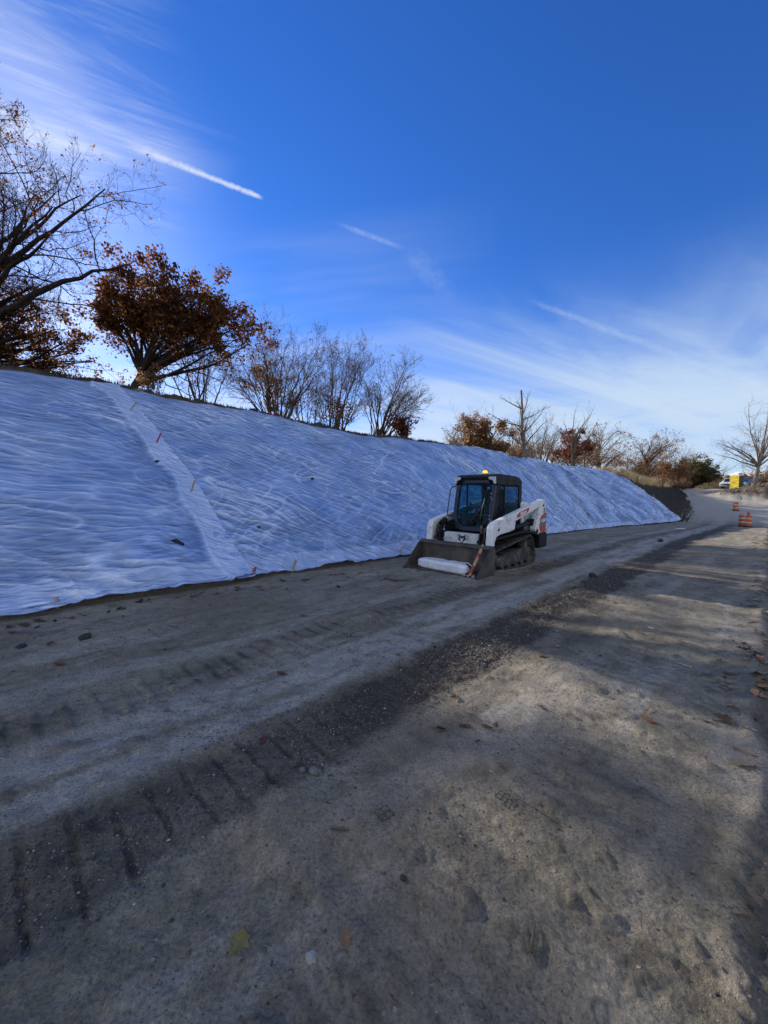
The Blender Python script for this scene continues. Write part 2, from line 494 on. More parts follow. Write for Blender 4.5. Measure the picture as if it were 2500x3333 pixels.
as_ = N(nt, 'ShaderNodeAttribute', attribute_name='sand').outputs['Fac']
c = mixc(nt, mth(nt, 'MULTIPLY', ap, maprange(nt, mid, .3, .6, .25, .8)), c, (.50, .475, .41))
c = mixc(nt, mth(nt, 'MULTIPLY', ad, .92), c, (.060, .052, .044))
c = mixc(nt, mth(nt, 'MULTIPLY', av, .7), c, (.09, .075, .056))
c = mixc(nt, mth(nt, 'MULTIPLY', as_, .8), c, (.50, .46, .385))
ab = N(nt, 'ShaderNodeAttribute', attribute_name='bank').outputs['Fac']
c = mixc(nt, mth(nt, 'MULTIPLY', ab, .9), c, ramp(nt, mid, [(.35, (.07, .05, .03)), (.65, (.26, .19, .11))]).outputs['Color'])
# grit: light and dark grains
vo = N(nt, 'ShaderNodeTexVoronoi', feature='F1'); vo.inputs['Scale'].default_value = 95; L(nt, tc, vo.inputs['Vector'])
vsel = N(nt, 'ShaderNodeSeparateColor'); L(nt, vo.outputs['Color'], vsel.inputs[0])
gr = mth(nt, 'MULTIPLY', mth(nt, 'GREATER_THAN', vsel.outputs[0], .90), maprange(nt, vo.outputs['Distance'], .42, .25))
gcol = mixc(nt, vsel.outputs[1], (.10, .095, .09), (.42, .40, .37))
c = mixc(nt, mth(nt, 'MULTIPLY', gr, .8), c, gcol)
vo2 = N(nt, 'ShaderNodeTexVoronoi', feature='F1'); vo2.inputs['Scale'].default_value = 30; L(nt, tc, vo2.inputs['Vector'])
vs2 = N(nt, 'ShaderNodeSeparateColor'); L(nt, vo2.outputs['Color'], vs2.inputs[0])
gr2 = mth(nt, 'MULTIPLY', mth(nt, 'GREATER_THAN', vs2.outputs[0], .955), maprange(nt, vo2.outputs['Distance'], .30, .18))
c = mixc(nt, mth(nt, 'MULTIPLY', gr2, .75), c, mixc(nt, vs2.outputs[1], (.13, .12, .11), (.46, .45, .43)))
c = mixc(nt, maprange(nt, fine, .35, .65, .35, 0), c, (.085, .073, .06))
f8 = noise_node(nt, 22, 6, .75, tc).outputs['Fac']
c = mixc(nt, 1.0, c, ramp(nt, fine, [(.30, (.62, .61, .60)), (.46, (1, 1, 1)), (.60, (1.02, 1.02, 1.02)), (.74, (1.45, 1.43, 1.4))]).outputs['Color'], 'MULTIPLY')
c = mixc(nt, 1.0, c, ramp(nt, f8, [(.33, (.74, .73, .72)), (.46, (1, 1, 1)), (.58, (1.02, 1.02, 1.02)), (.72, (1.22, 1.21, 1.19))]).outputs['Color'], 'MULTIPLY')
L(nt, c, b.inputs['Base Color'])
b.inputs['Roughness'].default_value = .93
b.inputs['Specular IOR Level'].default_value = .18
hh = mth(nt, 'ADD', mth(nt, 'MULTIPLY', fine, .6), mth(nt, 'ADD', mid, mth(nt, 'MULTIPLY', gr, .25)))
hh = mth(nt, 'ADD', hh, mth(nt, 'MULTIPLY', gr2, .5))
bump(nt, hh, b, .9, .03)
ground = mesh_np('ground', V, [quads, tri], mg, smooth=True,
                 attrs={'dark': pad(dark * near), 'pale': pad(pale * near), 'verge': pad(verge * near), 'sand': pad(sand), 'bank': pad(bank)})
tag(ground, kind='structure')

# fast lookup of the finished surface for things that stand on it
from mathutils.bvhtree import BVHTree
def surf_z(x, y, default=None):
    return gz(x, y) if default is None else default
_sub = np.where((rr.ravel() < 60) & (np.abs(aa.ravel()) < R(58)))[0]
_bv = BVHTree.FromObject(ground, bpy.context.evaluated_depsgraph_get())
def surf(x, y):
    h = _bv.ray_cast(Vector((x, y, 50)), Vector((0, 0, -1)))
    return h[0].z if h[0] is not None else gz(x, y)
# ------------------------------------------------------------------ soil embankment and its plastic sheets
def onray(px, py, depth): p = at(px, py, depth); return (p.x, p.y, p.z)
def gxy(px, py): p = ground_at(px, py); return (p.x, p.y, p.z)
TOE = [(-10.4, .4, 0), gxy(0, 2010), gxy(800, 1885), gxy(1316, 1812), gxy(1540, 1780), gxy(1750, 1745), gxy(2000, 1716),
       gxy(2130, 1706), gxy(2215, 1693), gxy(2236, 1645), gxy(2228, 1606), (49, 66, 1.75)]
CRE = [(-15.7, 5.0, 5.15), onray(0, 1180, 10.07), onray(527, 1280, 12.7), onray(965, 1364, 15.9), onray(1200, 1408, 18.0), onray(1507, 1450, 23.0),
       onray(1808, 1509, 30), onray(1900, 1523, 35), onray(2004, 1540, 39), onray(2090, 1570, 47), onray(2195, 1582, 64), (57, 78, 2.6)]
TOE = np.array(TOE); CRE = np.array(CRE); NS = len(TOE)
def crv(P, s):
    s = np.clip(np.asarray(s, float), 0, NS - 1 - 1e-6)
    k = np.arange(NS)
    return np.stack([cinterp(s, k.astype(float), P[:, c]) for c in range(3)], -1)

def hill_pt(s, t):
    """s along the toe, t 0 at the toe .. 1 at the crest, >1 on the flat top"""
    a, b = crv(TOE, s), crv(CRE, s)
    t = np.asarray(t, float)
    h = np.clip(t, -.2, 1)
    xy = a[..., :2] + (b - a)[..., :2] * h[..., None]
    # slightly hollow foot, rounded brow
    sh = np.clip(h, 0, 1)
    prof = sh + .030 * np.sin(sh * math.pi) - .05 * sh * np.exp(-sh / .10) + .0 * sh
    brow = np.where(sh > .93, -((sh - .93) / .07) ** 2 * .012, 0)
    z = a[..., 2] + (b - a)[..., 2] * (prof + brow)
    z = z + .10 * fbm(xy[..., 0] * .33, xy[..., 1] * .33, 777, 3) * sstep(.15, .9, h) * np.clip((b - a)[..., 2] / 4, .3, 1)
    e = np.clip(t - 1, 0, None)          # metres/10 back from the brow
    d = (b - a)[..., :2]; d = d / np.linalg.norm(d, axis=-1, keepdims=True)
    xy = xy + d * (e * 10)[..., None]
    z = z - .05 * (b - a)[..., 2] * (1 - np.exp(-e * 6)) * .6 - .12 * np.clip(e - .5, 0, None)
    return np.concatenate([xy, z[..., None]], -1)

def arclen(n=400):
    s = np.linspace(0, NS - 1 - 1e-6, n)
    m = (crv(TOE, s) + crv(CRE, s)) / 2
    return s, np.concatenate([[0], np.cumsum(np.linalg.norm(np.diff(m[:, :2], axis=0), axis=1))])
S_, A_ = arclen()
def s_samples(s0, s1, k, mx=.35):
    """along-slope sampling, finer near the camera"""
    out, s = [], s0
    while s < s1:
        out.append(s)
        p = crv(TOE, s); dist = max(3.5, np.linalg.norm(p[:2]))
        da = min(mx, k * dist)
        loc = np.interp(s + .01, S_, A_) - np.interp(s, S_, A_)
        s += da / max(loc / .01, .3)
    out.append(s1)
    return np.array(out)

def grid_faces(n, m):
    i = np.arange(n - 1)[:, None]; j = np.arange(m - 1)[None, :]
    return np.stack([i*m + j, (i+1)*m + j, (i+1)*m + j + 1, i*m + j + 1], -1).reshape(-1, 4)

# soil
ss = s_samples(0, NS - 1.001, .012, .5)
tt = np.concatenate([np.linspace(-.075, 1.0, 110), 1 + np.array([.02, .04, .07, .1, .15, .22, .3, .45, .7, 1.1, 1.6, 2.4, 3.5, 5])])
Sg, Tg = np.meshgrid(ss, tt, indexing='ij')
P = hill_pt(Sg, Tg)
rough = .05 * fbm(P[..., 0] * 1.6, P[..., 1] * 1.6 + P[..., 2], 101, 5, .6) + .05 * np.clip(fbm(P[..., 0] * 4, P[..., 1] * 4 + P[..., 2] * 2, 103, 3), 0, 1)
bare = np.clip(sstep(8.0, 8.3, Sg) + sstep(.97, .99, Tg) + (1 - sstep(-.02, .015, Tg)), 0, 1)
P[..., 2] += rough * (.35 + 1.4 * bare) * (.25 + .75 * sstep(-.02, .06, Tg))
P[..., 2] -= np.where(Tg < 0, 1.2 * (-Tg) + .01, 0) + .45 * sstep(-.03, -.075, Tg) * sstep(6, 8, Sg)
covered = (1 - sstep(.96, .975, Tg) * (Sg < 4.8)) * (Sg < 8.05) * (Tg > .02)
P[..., 2] -= .06 * covered
ms, nt, b = new_mat('dark_soil')
tc = N(nt, 'ShaderNodeTexCoord').outputs['Object']
n1 = noise_node(nt, 3, 8, .65, tc).outputs['Fac']; n2 = noise_node(nt, 25, 6, .7, tc).outputs['Fac']
c = ramp(nt, n1, [(.3, (.045, .036, .026)), (.55, (.10, .078, .054)), (.75, (.18, .14, .095))]).outputs['Color']
c = mixc(nt, maprange(nt, n2, .35, .65, .5, 0), c, (.02, .017, .014))
gs = N(nt, 'ShaderNodeAttribute', attribute_name='straw').outputs['Fac']
ft = N(nt, 'ShaderNodeAttribute', attribute_name='foot').outputs['Fac']
c = mixc(nt, mth(nt, 'MULTIPLY', ft, .8), c, ramp(nt, n2, [(.3, (.10, .078, .052)), (.6, (.26, .20, .135))]).outputs['Color'])
bl = N(nt, 'ShaderNodeAttribute', attribute_name='peat').outputs['Fac']
c = mixc(nt, mth(nt, 'MULTIPLY', bl, .85), c, ramp(nt, n2, [(.35, (.016, .014, .012)), (.7, (.055, .046, .036))]).outputs['Color'])
c = mixc(nt, mth(nt, 'MULTIPLY', gs, maprange(nt, n1, .3, .6, .4, .9)), c, (.24, .18, .095))
L(nt, c, b.inputs['Base Color']); b.inputs['Roughness'].default_value = .95; b.inputs['Specular IOR Level'].default_value = .15
bump(nt, mth(nt, 'ADD', n1, n2), b, .8, .04)
straw = sstep(8.2, 8.6, Sg) * sstep(.72, 1.0, Tg + 1.6 * fbm(P[..., 0] * .7, P[..., 1] * .7, 121, 4) * .14) + .6 * sstep(1.02, 1.2, Tg) * sstep(4, 6, Sg)
pn = .10 * fbm(P[..., 0] * .9, P[..., 1] * .9, 120, 4)
peat = sstep(7.9, 8.1, Sg) * (1 - sstep(.72, .98, Tg + pn)) * (1 - sstep(9.6, 10.6, Sg + 2 * pn)) * sstep(-.03, .10, Tg + pn)
hill = mesh_np('hillside', P.reshape(-1, 3), grid_faces(len(ss), len(tt)), ms, smooth=True,
               attrs={'straw': straw.ravel(), 'peat': peat.ravel(), 'foot': ((1 - sstep(0, .03, Tg)) * (1 - sstep(5, 7.5, Sg))).ravel()})
tag(hill, kind='structure')

# plastic film: milky, faintly see-through, creased and glossy
def film_mat(name, clear=.06):
    m, nt, b = new_mat(name)
    tc = N(nt, 'ShaderNodeTexCoord').outputs['Object']
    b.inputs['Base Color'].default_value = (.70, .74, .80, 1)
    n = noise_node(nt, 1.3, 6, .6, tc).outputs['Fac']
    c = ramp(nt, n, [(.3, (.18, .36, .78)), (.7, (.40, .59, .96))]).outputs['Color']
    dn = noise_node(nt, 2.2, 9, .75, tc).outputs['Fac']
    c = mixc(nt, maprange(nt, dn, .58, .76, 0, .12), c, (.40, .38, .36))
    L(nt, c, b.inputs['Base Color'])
    b.inputs['Roughness'].default_value = .14
    b.inputs['Specular IOR Level'].default_value = .9
    at_ = lambda k: N(nt, 'ShaderNodeAttribute', attribute_name=k).outputs['Fac']
    cvv = N(nt, 'ShaderNodeCombineXYZ'); L(nt, at_('ca'), cvv.inputs[0]); L(nt, at_('cb'), cvv.inputs[1])
    def crease(ang, sx_, sy_, off, dist):
        m1_ = N(nt, 'ShaderNodeMapping'); m1_.inputs['Rotation'].default_value = (0, 0, -ang); m1_.inputs['Location'].default_value = (off, off * .7, off)
        L(nt, cvv.outputs[0], m1_.inputs['Vector'])
        m2_ = N(nt, 'ShaderNodeMapping'); m2_.inputs['Scale'].default_value = (sx_, sy_, 1); L(nt, m1_.outputs[0], m2_.inputs['Vector'])
        nn = noise_node(nt, 1, 2, .5, m2_.outputs[0], dim='2D', dist=dist).outputs['Fac']
        return mth(nt, 'ABSOLUTE', mth(nt, 'SUBTRACT', nn, .5))
    def setof(a, o): return mth(nt, 'ADD', mth(nt, 'MULTIPLY', crease(R(a), .55, 4.2, o, .5), 1.0), mth(nt, 'ADD', mth(nt, 'MULTIPLY', crease(R(a + 9), 1.3, 10, o + 3, .6), .60), mth(nt, 'MULTIPLY', crease(R(a - 12), 2.6, 24, o + 7, .6), .28)))
    wA, wC = at_('wa'), at_('wc')
    hB = mth(nt, 'ADD', mth(nt, 'MULTIPLY', setof(-36, 20), .65), mth(nt, 'MULTIPLY', setof(22, 40), .45))
    hA, hC = setof(-7, 10), setof(-62, 60)
    def mixf(f, a, b_):
        m = N(nt, 'ShaderNodeMix', data_type='FLOAT'); L(nt, f, m.inputs[0]); L(nt, a, m.inputs[2]); L(nt, b_, m.inputs[3]); return m.outputs[0]
    hh = mixf(wC, mixf(wA, hB, hA), hC)
    # crumpled facets: flat little panels meeting in sharp creases
    def facets(ang, sx_, sy_, off):
        m1_ = N(nt, 'ShaderNodeMapping'); m1_.inputs['Rotation'].default_value = (0, 0, -ang); m1_.inputs['Location'].default_value = (off, off * .6, 0)
        L(nt, wv.outputs[0], m1_.inputs['Vector'])
        m2_ = N(nt, 'ShaderNodeMapping'); m2_.inputs['Scale'].default_value = (sx_, sy_, 1); L(nt, m1_.outputs[0], m2_.inputs['Vector'])
        v_ = N(nt, 'ShaderNodeTexVoronoi', voronoi_dimensions='2D', feature='DISTANCE_TO_EDGE'); v_.inputs['Scale'].default_value = 1; L(nt, m2_.outputs[0], v_.inputs['Vector'])
        return v_.outputs['Distance']
    wn = noise_node(nt, .9, 3, .5, cvv.outputs[0])
    wv = N(nt, 'ShaderNodeVectorMath', operation='MULTIPLY_ADD'); L(nt, wn.outputs['Color'], wv.inputs[0]); wv.inputs[1].default_value = (.45, .45, 0); L(nt, cvv.outputs[0], wv.inputs[2])
    def fset(a, o): return mth(nt, 'ADD', mth(nt, 'MULTIPLY', facets(R(a), 1.1, 5.5, o), .085), mth(nt, 'MULTIPLY', facets(R(a + 12), 2.8, 13, o + 3), .036))
    fh = mixf(wC, mixf(wA, fset(-34, 2), fset(-9, 5)), fset(-62, 8))
    taut = maprange(nt, noise_node(nt, .55, 3, .5, cvv.outputs[0], dist=.6).outputs['Fac'], .34, .60, .30, 1)
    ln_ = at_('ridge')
    c = mixc(nt, mth(nt, 'MULTIPLY', ln_, .95), c, (.93, .96, 1.0))  # crease highlights painted white over a sky-blue cast put into the colour
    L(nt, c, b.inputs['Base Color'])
    bp = bump(nt, mth(nt, 'ADD', mth(nt, 'MULTIPLY', mth(nt, 'MULTIPLY', hh, taut), .05), mth(nt, 'MULTIPLY', fh, taut)), b, 1.0, 1.0)
    tr = N(nt, 'ShaderNodeBsdfTranslucent'); tr.inputs['Color'].default_value = (.72, .76, .82, 1)
    tp = N(nt, 'ShaderNodeBsdfTransparent'); tp.inputs['Color'].default_value = (.92, .94, .97, 1)
    a1 = N(nt, 'ShaderNodeMixShader'); a1.inputs[0].default_value = .12; L(nt, b.outputs[0], a1.inputs[1]); L(nt, tr.outputs[0], a1.inputs[2])
    a2 = N(nt, 'ShaderNodeMixShader')
    ca = N(nt, 'ShaderNodeAttribute', attribute_name='clear').outputs['Fac']
    L(nt, bp.outputs[0], tr.inputs['Normal'])
    fv = mth(nt, 'MULTIPLY', ln_, -.22)
    f = mth(nt, 'MAXIMUM', mth(nt, 'ADD', mth(nt, 'ADD', mth(nt, 'MULTIPLY', ca, .30), fv), clear), .02)
    L(nt, f, a2.inputs[0]); L(nt, a1.outputs[0], a2.inputs[1]); L(nt, tp.outputs[0], a2.inputs[2])
    L(nt, a2.outputs[0], nt.nodes['Material Output'].inputs['Surface'])
    return m
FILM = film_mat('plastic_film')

def ridged(x, y, s, k=2.5):
    return (1 - np.abs(np.clip(perlin(x, y, s), -1, 1))) ** k

def folds(a, b, ang, seed, stretch=5.0):
    """creased film: thin standing pleats on nearly taut panels, running along `ang` (radians from the along-slope axis).
    Returns height and a 0..1 pleat mask"""
    u = a * math.cos(ang) + b * math.sin(ang)
    v = -a * math.sin(ang) + b * math.cos(ang)
    v = v + .17 * fbm(u * .40, v * .45, seed + 9, 4)
    A1 = np.abs(perlin(u / (stretch * .55), v / .55, seed)); A2 = np.abs(perlin(u / (stretch * .34) + 7, v / .25, seed + 1))
    A3 = np.abs(perlin(u / (stretch * .20) + 3, v / .12, seed + 2))
    g1 = sstep(-.70, -.05, perlin(u / 2.9, v / 1.6, seed + 4)); g2 = sstep(-.55, .15, perlin(u / 2.4, v / 1.2, seed + 5)); g3 = sstep(-.45, .25, perlin(u / 1.3, v / .8, seed + 6))
    r1 = np.exp(-A1 / .045) * g1; r2 = np.exp(-A2 / .085) * g2; r3 = np.exp(-A3 / .18) * g3
    h = .050 * r1 + .032 * r2 + .016 * r3 + .050 * A1 - .030 * A2
    return h, np.maximum(r1, np.maximum(.85 * r2, .6 * r3))

def sheet_disp(A, B, seed):
    wa = 1 - sstep(8.5, 12.5, A + .35 * B)
    wc = sstep(15, 24, A)
    wb = np.clip(1 - wa - wc, 0, 1)
    d = 0; r = 0
    for w, ang, sd, st, k in ((wa, -9, seed, 6.0, 1.0), (wa, 17, seed + 15, 4.5, .55), (wb, -38, seed + 30, 4.5, .75), (wb, 25, seed + 50, 3.2, .55), (wc, -64, seed + 70, 6, 1.3)):
        if w.max() <= 0: continue
        h_, r_ = folds(A, B, R(ang), sd, st)
        d = d + w * k * h_; r = np.maximum(r, w * min(1, k) * r_)
    # a few long tension creases crossing the rest
    x1 = np.exp(-np.abs(perlin(A * .32 + B * .55, B * .30 - A * .42, seed + 91)) / .022) * sstep(-.1, .3, perlin(A * .4, B * .5, seed + 90))
    d = d + .030 * x1; r = np.maximum(r, .8 * x1)
    # crisp facets near the foot
    d = d + .06 * np.abs(perlin(A * 1.5 + B * 1.1, B * 1.5 - A * .9, seed + 97)) * (1 - sstep(1.2, 3.2, B))
    q = .45 + .55 * sstep(-.32, .35, fbm(A * .30 + 3, B * .42, seed + 94, 3))
    d = d * q + .08 * fbm(A * .35, B * .5, seed + 95, 2)
    return d, r * (.35 + .65 * q)

def make_sheet(name, label, s_lo, s_hi, t_lo, t_hi, seed, lift=0.0, k=.0034, border=None, pins=()):
    """s_lo / s_hi / t_hi are functions; returns the sheet object"""
    cols = s_samples(s_lo(.0), s_hi(.0), k)
    q = (cols - cols[0]) / (cols[-1] - cols[0])
    rows = np.concatenate([np.linspace(0, .12, 62), np.linspace(.12, 1, 560)[1:]])
    Q, T0 = np.meshgrid(q, rows, indexing='ij')
    th = t_hi(np.interp(Q, [0, 1], [s_lo(1.), s_hi(1.)]))
    sq = np.interp(Q, [0, 1], [s_lo(0.), s_hi(0.)])
    tl = t_lo + .022 * fbm(sq * 2.6, sq * 0 + seed, 41, 3)      # loose, wavy hem
    T = tl + (th - tl) * T0
    Sv = s_lo(T) * (1 - Q) + s_hi(T) * Q
    P = hill_pt(Sv, T)
    a, b_ = crv(TOE, Sv), crv(CRE, Sv)
    ln = np.linalg.norm(b_ - a, axis=-1)
    B = T * ln; A = np.interp(Sv, S_, A_)
    nrm = np.cross(np.gradient(P, axis=0), np.gradient(P, axis=1))
    nrm /= np.linalg.norm(nrm, axis=-1, keepdims=True)
    nrm *= np.sign(nrm[..., 2:3])
    d, rg_ = sheet_disp(A, B, seed)
    # hem: gathers and lies on the ground
    hem = 1 - sstep(-.02, .10, T)
    d = d * (1 - .35 * hem) * (1 - .75 * (sstep(.84, .95, T) * (Sv < 4.8)))
    d = d + hem * (.0 + .05 * np.abs(fbm(A * 1.1, A * 0 + 2.2, seed + 99, 3)))
    hb = 1 - sstep(.045, .062, T + .008 * fbm(A * .8, A * 0, seed + 12, 2)); d = d + hb * .02      # hem folded double
    if border == 'right':
        # doubled strip along the free edge
        e = (np.interp(s_hi(T), S_, A_) - A) * .8
        wv = .40 + .12 * perlin(B * .8, B * 0, seed + 3)
        strip = 1 - sstep(wv - .03, wv + .03, e)
        d = d * (1 - .25 * strip) + .045 * strip + .022 * np.exp(-((e - wv) / .05) ** 2)
    for (ps, ptt, amp) in pins:
        pp = hill_pt(np.array(ps), np.array(ptt))
        v = P - pp
        r = np.linalg.norm(v, axis=-1) + 1e-3
        ang = np.arctan2(B - ptt * np.interp(ps, [ps], [7.0]), A - np.interp(ps, S_, A_))
        d = d + amp * np.exp(-r / .8) * sstep(.05, .3, r) * .5 * np.abs(perlin(ang * 3.1, r * .3, int(ps * 10) + 7)) - .03 * np.exp(-(r / .12) ** 2)
    P = P + nrm * (d + .03 + lift * (1 - sstep(.8, .93, T)))[..., None]
    P[..., 2] = np.maximum(P[..., 2], base_z(P[..., 0], P[..., 1]) + .012)
    cl = np.clip((1 - sstep(.02, .30, T)) * sstep(-.35, .35, fbm(A * .35, B * .7, 300, 3)) * (1 - sstep(12, 18, A)) + .35 * (1 - sstep(6, 12, A)) * sstep(.1, .6, fbm(A * .3, B * .4, 301, 3)), 0, 1)
    # slack film lies clear on the dark soil; creased and lifted film turns milky
    from numpy import roll
    dm = d.copy()
    for _ in range(3):
        dm = (dm + np.roll(dm, 5, 0) + np.roll(dm, -5, 0) + np.roll(dm, 5, 1) + np.roll(dm, -5, 1)) / 5
    hi = (d - dm)
    hi = hi / (hi.std() + 1e-6)
    cl = np.clip(.60 - .34 * hi + .25 * fbm(A * .8, B * 1.2, 310, 3) + .55 * cl, 0, 1.25)
    cl = cl * (1 - .35 * hb); rg_ = np.maximum(rg_, .32 * hb)      # doubled film is whiter
    if border == 'right': rg_ = np.maximum(rg_, .42 * strip)
    if border == 'right': cl = cl * (1 - .6 * strip)
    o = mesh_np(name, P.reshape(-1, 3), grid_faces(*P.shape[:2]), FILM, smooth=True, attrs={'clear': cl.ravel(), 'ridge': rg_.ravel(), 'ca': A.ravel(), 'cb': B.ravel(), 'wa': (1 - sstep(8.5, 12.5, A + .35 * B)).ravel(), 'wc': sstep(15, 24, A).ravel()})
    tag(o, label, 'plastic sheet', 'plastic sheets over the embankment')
    return o, P

def lin(a, b): return lambda t: a + (b - a) * np.clip(np.asarray(t, float), -.1, 1.1)
def top_edge(s): return np.where(s < 4.6, .945 + .012 * perlin(s * 6, s * 0, 5), .955 + (1.03 - .955) * sstep(4.6, 5.4, s)) + 0 * s
seamL = lambda t: 2.03 - .42 * np.clip(np.asarray(t, float), -.1, 1.1) + .05 * np.sin(np.clip(t, 0, 1) * math.pi) 
seamR = lambda t: 6.62 - .62 * np.clip(np.asarray(t, float), -.1, 1.1)
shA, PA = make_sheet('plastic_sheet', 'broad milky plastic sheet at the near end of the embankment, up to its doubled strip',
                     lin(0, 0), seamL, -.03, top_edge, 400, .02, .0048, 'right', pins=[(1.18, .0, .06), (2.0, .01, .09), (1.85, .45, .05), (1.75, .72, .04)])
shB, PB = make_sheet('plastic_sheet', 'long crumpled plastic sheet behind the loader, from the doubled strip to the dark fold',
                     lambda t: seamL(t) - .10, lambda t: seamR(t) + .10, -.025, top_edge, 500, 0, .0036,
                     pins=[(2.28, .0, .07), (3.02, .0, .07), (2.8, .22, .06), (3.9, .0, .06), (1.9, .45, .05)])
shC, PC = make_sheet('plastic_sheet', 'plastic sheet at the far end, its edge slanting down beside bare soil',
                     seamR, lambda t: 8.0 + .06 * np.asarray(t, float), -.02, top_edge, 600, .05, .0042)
shA.data.name = 'plastic_sheet'

# things on the sheets -------------------------------------------------------
from mathutils.bvhtree import BVHTree
dg = bpy.context.evaluated_depsgraph_get(); dg.update()
BVS = [BVHTree.FromObject(o, dg) for o in (shA, shB, shC, hill)]
def on_hill(px, py):
    """first sheet / soil point behind a photo pixel, with its normal"""
    o = Vector((0, 0, EYE)); d = pdir(px, py).normalized(); best = None
    for bv in BVS:
        h = bv.ray_cast(o, d)
        if h[0] is not None and (best is None or h[3] < best[3]): best = h
    return (best[0], best[1]) if best else (ground_at(px, py), Vector((0, 0, 1)))

WOOD = simple_mat('bare_wood', (.42, .30, .18), .75, var=.3, scale=14, dirt=(.12, .085, .05), dirt_amt=.6, dirt_scale=9)
REDP = simple_mat('orange_red_paint', (.36, .06, .03), .6, var=.25, scale=14, dirt=(.2, .1, .05), dirt_amt=.5, dirt_scale=10)
def stake(px, py, length, lean, mat, label, painted=0.0, grp='stakes pinning the plastic sheets', w=.034):
    p, n = on_hill(px, py)
    o = empty('wooden_stake', p - Vector(lean).normalized() * .10)
    d = Vector(lean).normalized()
    o.rotation_euler = d.to_track_quat('Z', 'Y').to_euler()
    tag(o, label, 'stake', grp)
    m = MB(); Lh = length + .10
    cut = Lh * (1 - painted)
    m.prism([(-w/2, -.06), (0, -.14), (w/2, -.06), (w/2, cut), (-w/2, cut)], -w * .3, w * .3)
    m.build('shaft', mat, o, .003)
    if painted:
        t = MB(); t.prism([(-w/2 - .001, cut), (w/2 + .001, cut), (w/2 + .001, Lh), (-w/2 + .004, Lh + .012)], -w * .3 - .001, w * .3 + .001)
        t.build('painted_tip', REDP, o, .003)
    return o
stake(425, 1335, .27, (.55, -.1, .6), WOOD, 'pale wooden stake, uppermost on the doubled plastic strip')
stake(510, 1440, .27, (.45, -.15, .7), REDP, 'red painted stake, second from the top of the doubled plastic strip')
stake(622, 1600, .27, (.35, -.15, .8), WOOD, 'pale wooden stake halfway down the doubled plastic strip')
stake(816, 1880, .22, (.42, -.1, .8), REDP, 'short red stake at the foot of the doubled plastic strip', 0, w=.06)
stake(186, 1978, .15, (0, -.1, 1), WOOD, 'short stake with orange base at the near hem of the plastic', 0.0, w=.05)
stake(954, 1852, .20, (.3, -.1, .9), WOOD, 'pale wooden stake in the hem of the plastic left of the loader bucket', w=.05)
stake(1302, 1798, .20, (.45, -.1, .8), WOOD, 'wooden stake in the plastic hem just beside the loader bucket', w=.05)
hem = [(1772, 1735), (1826, 1728), (1873, 1722), (1936, 1710), (2032, 1700), (2088, 1700), (2122, 1702), (2170, 1702), (2217, 1683)]
hl = ['stake in the hem directly behind the loader counterweight', 'tilted stake in the hem, first clear of the loader rear', 'tilted stake in the hem, second clear of the loader rear',
      'stake where the hem starts to bulge, mid way along the far hem', 'slim stake under the dark fold of the plastic', 'upright stake in the hem right of the dark fold',
      'stake in the far hem, third from the last sheet corner', 'stake in the far hem, second from the last sheet corner', 'stake at the far last corner of the plastic against bare soil']
for (x, y), l_ in zip(hem, hl):
    stake(x, y, .42, (.45 if x % 2 == 0 else .15, -.1, .8), WOOD, l_, w=.05)
stake(1975, 1632, .5, (.6, -.2, .5), REDP, 'stake lying in the dark fold half way up the far sheet', w=.06)
stake(2065, 1578, .5, (-.2, .1, .9), WOOD, 'stake on the slanting far edge of the plastic, upper one', w=.06)
stake(2132, 1626, .5, (-.2, .1, .9), WOOD, 'stake on the slanting far edge of the plastic, lower one', w=.06)
# torn patch, clods lying on the film
BLACK = simple_mat('black_rubbish', (.012, .012, .013), .7, var=.4, scale=12)
def flat_patch(name, px, py, poly, mat, label, cat, th=.012):
    p, n = on_hill(px, py)
    m = MB(); m.prism(poly, 0, th, 'z')
    o = m.build(name, mat, None, .002)
    o.location = p + n * .006; o.rotation_euler = n.to_track_quat('Z', 'Y').to_euler()
    tag(o, label, cat); return o
flat_patch('rubber_scrap', 576, 1765, [(-.10, .05), (.0, .07), (.05, .02), (.11, -.05), (.09, -.10), (.0, -.06), (-.05, -.01)], BLACK, 'black rectangular scrap lying on the lower part of the near sheet', 'scrap')
flat_patch('rubber_scrap', 512, 1503, [(-.07, .01), (-.02, .03), (0, .06), (.02, .02), (.08, .02), (.03, -.02), (.04, -.06), (-.01, -.03), (-.06, -.03)], BLACK, 'small dark star-shaped scrap on the upper near sheet', 'scrap')

def clod(name, p, r, mat, label, cat, seed, group=None, sq=.7):
    bm = bmesh.new(); bmesh.ops.create_icosphere(bm, subdivisions=3, radius=1)
    rnd = random.Random(seed); o3 = Vector((rnd.random() * 50, rnd.random() * 50, rnd.random() * 50))
    from mathutils import noise as mn
    for v in bm.verts:
        f = 1 + .30 * mn.noise(v.co * 1.3 + o3) + .12 * mn.noise(v.co * 3.5 + o3)
        v.co = Vector((v.co.x * f, v.co.y * f * .85, v.co.z * f * sq)) * r
    me = bpy.data.meshes.new(name); bm.to_mesh(me); bm.free()
    o = bpy.data.objects.new(name, me); COL.objects.link(o); me.materials.append(mat)
    o.location = p; o.rotation_euler = (0, 0, rnd.random() * 6)
    tag(o, label, cat, group); return o
CLODM = simple_mat('wet_clod', (.03, .027, .024), .8, var=.4, scale=20, bumps=.6)
p, n = on_hill(1016, 1560); clod('soil_clod', p + n * .02, .05, CLODM, 'small dark clod stuck high on the crumpled middle sheet', 'clod', 3)
p, n = on_hill(842, 1717); clod('soil_clod', p + n * .02, .04, simple_mat('rusty_clod', (.10, .05, .03), .9), 'reddish clod on the sheet just above the stake at the strip foot', 'clod', 4)

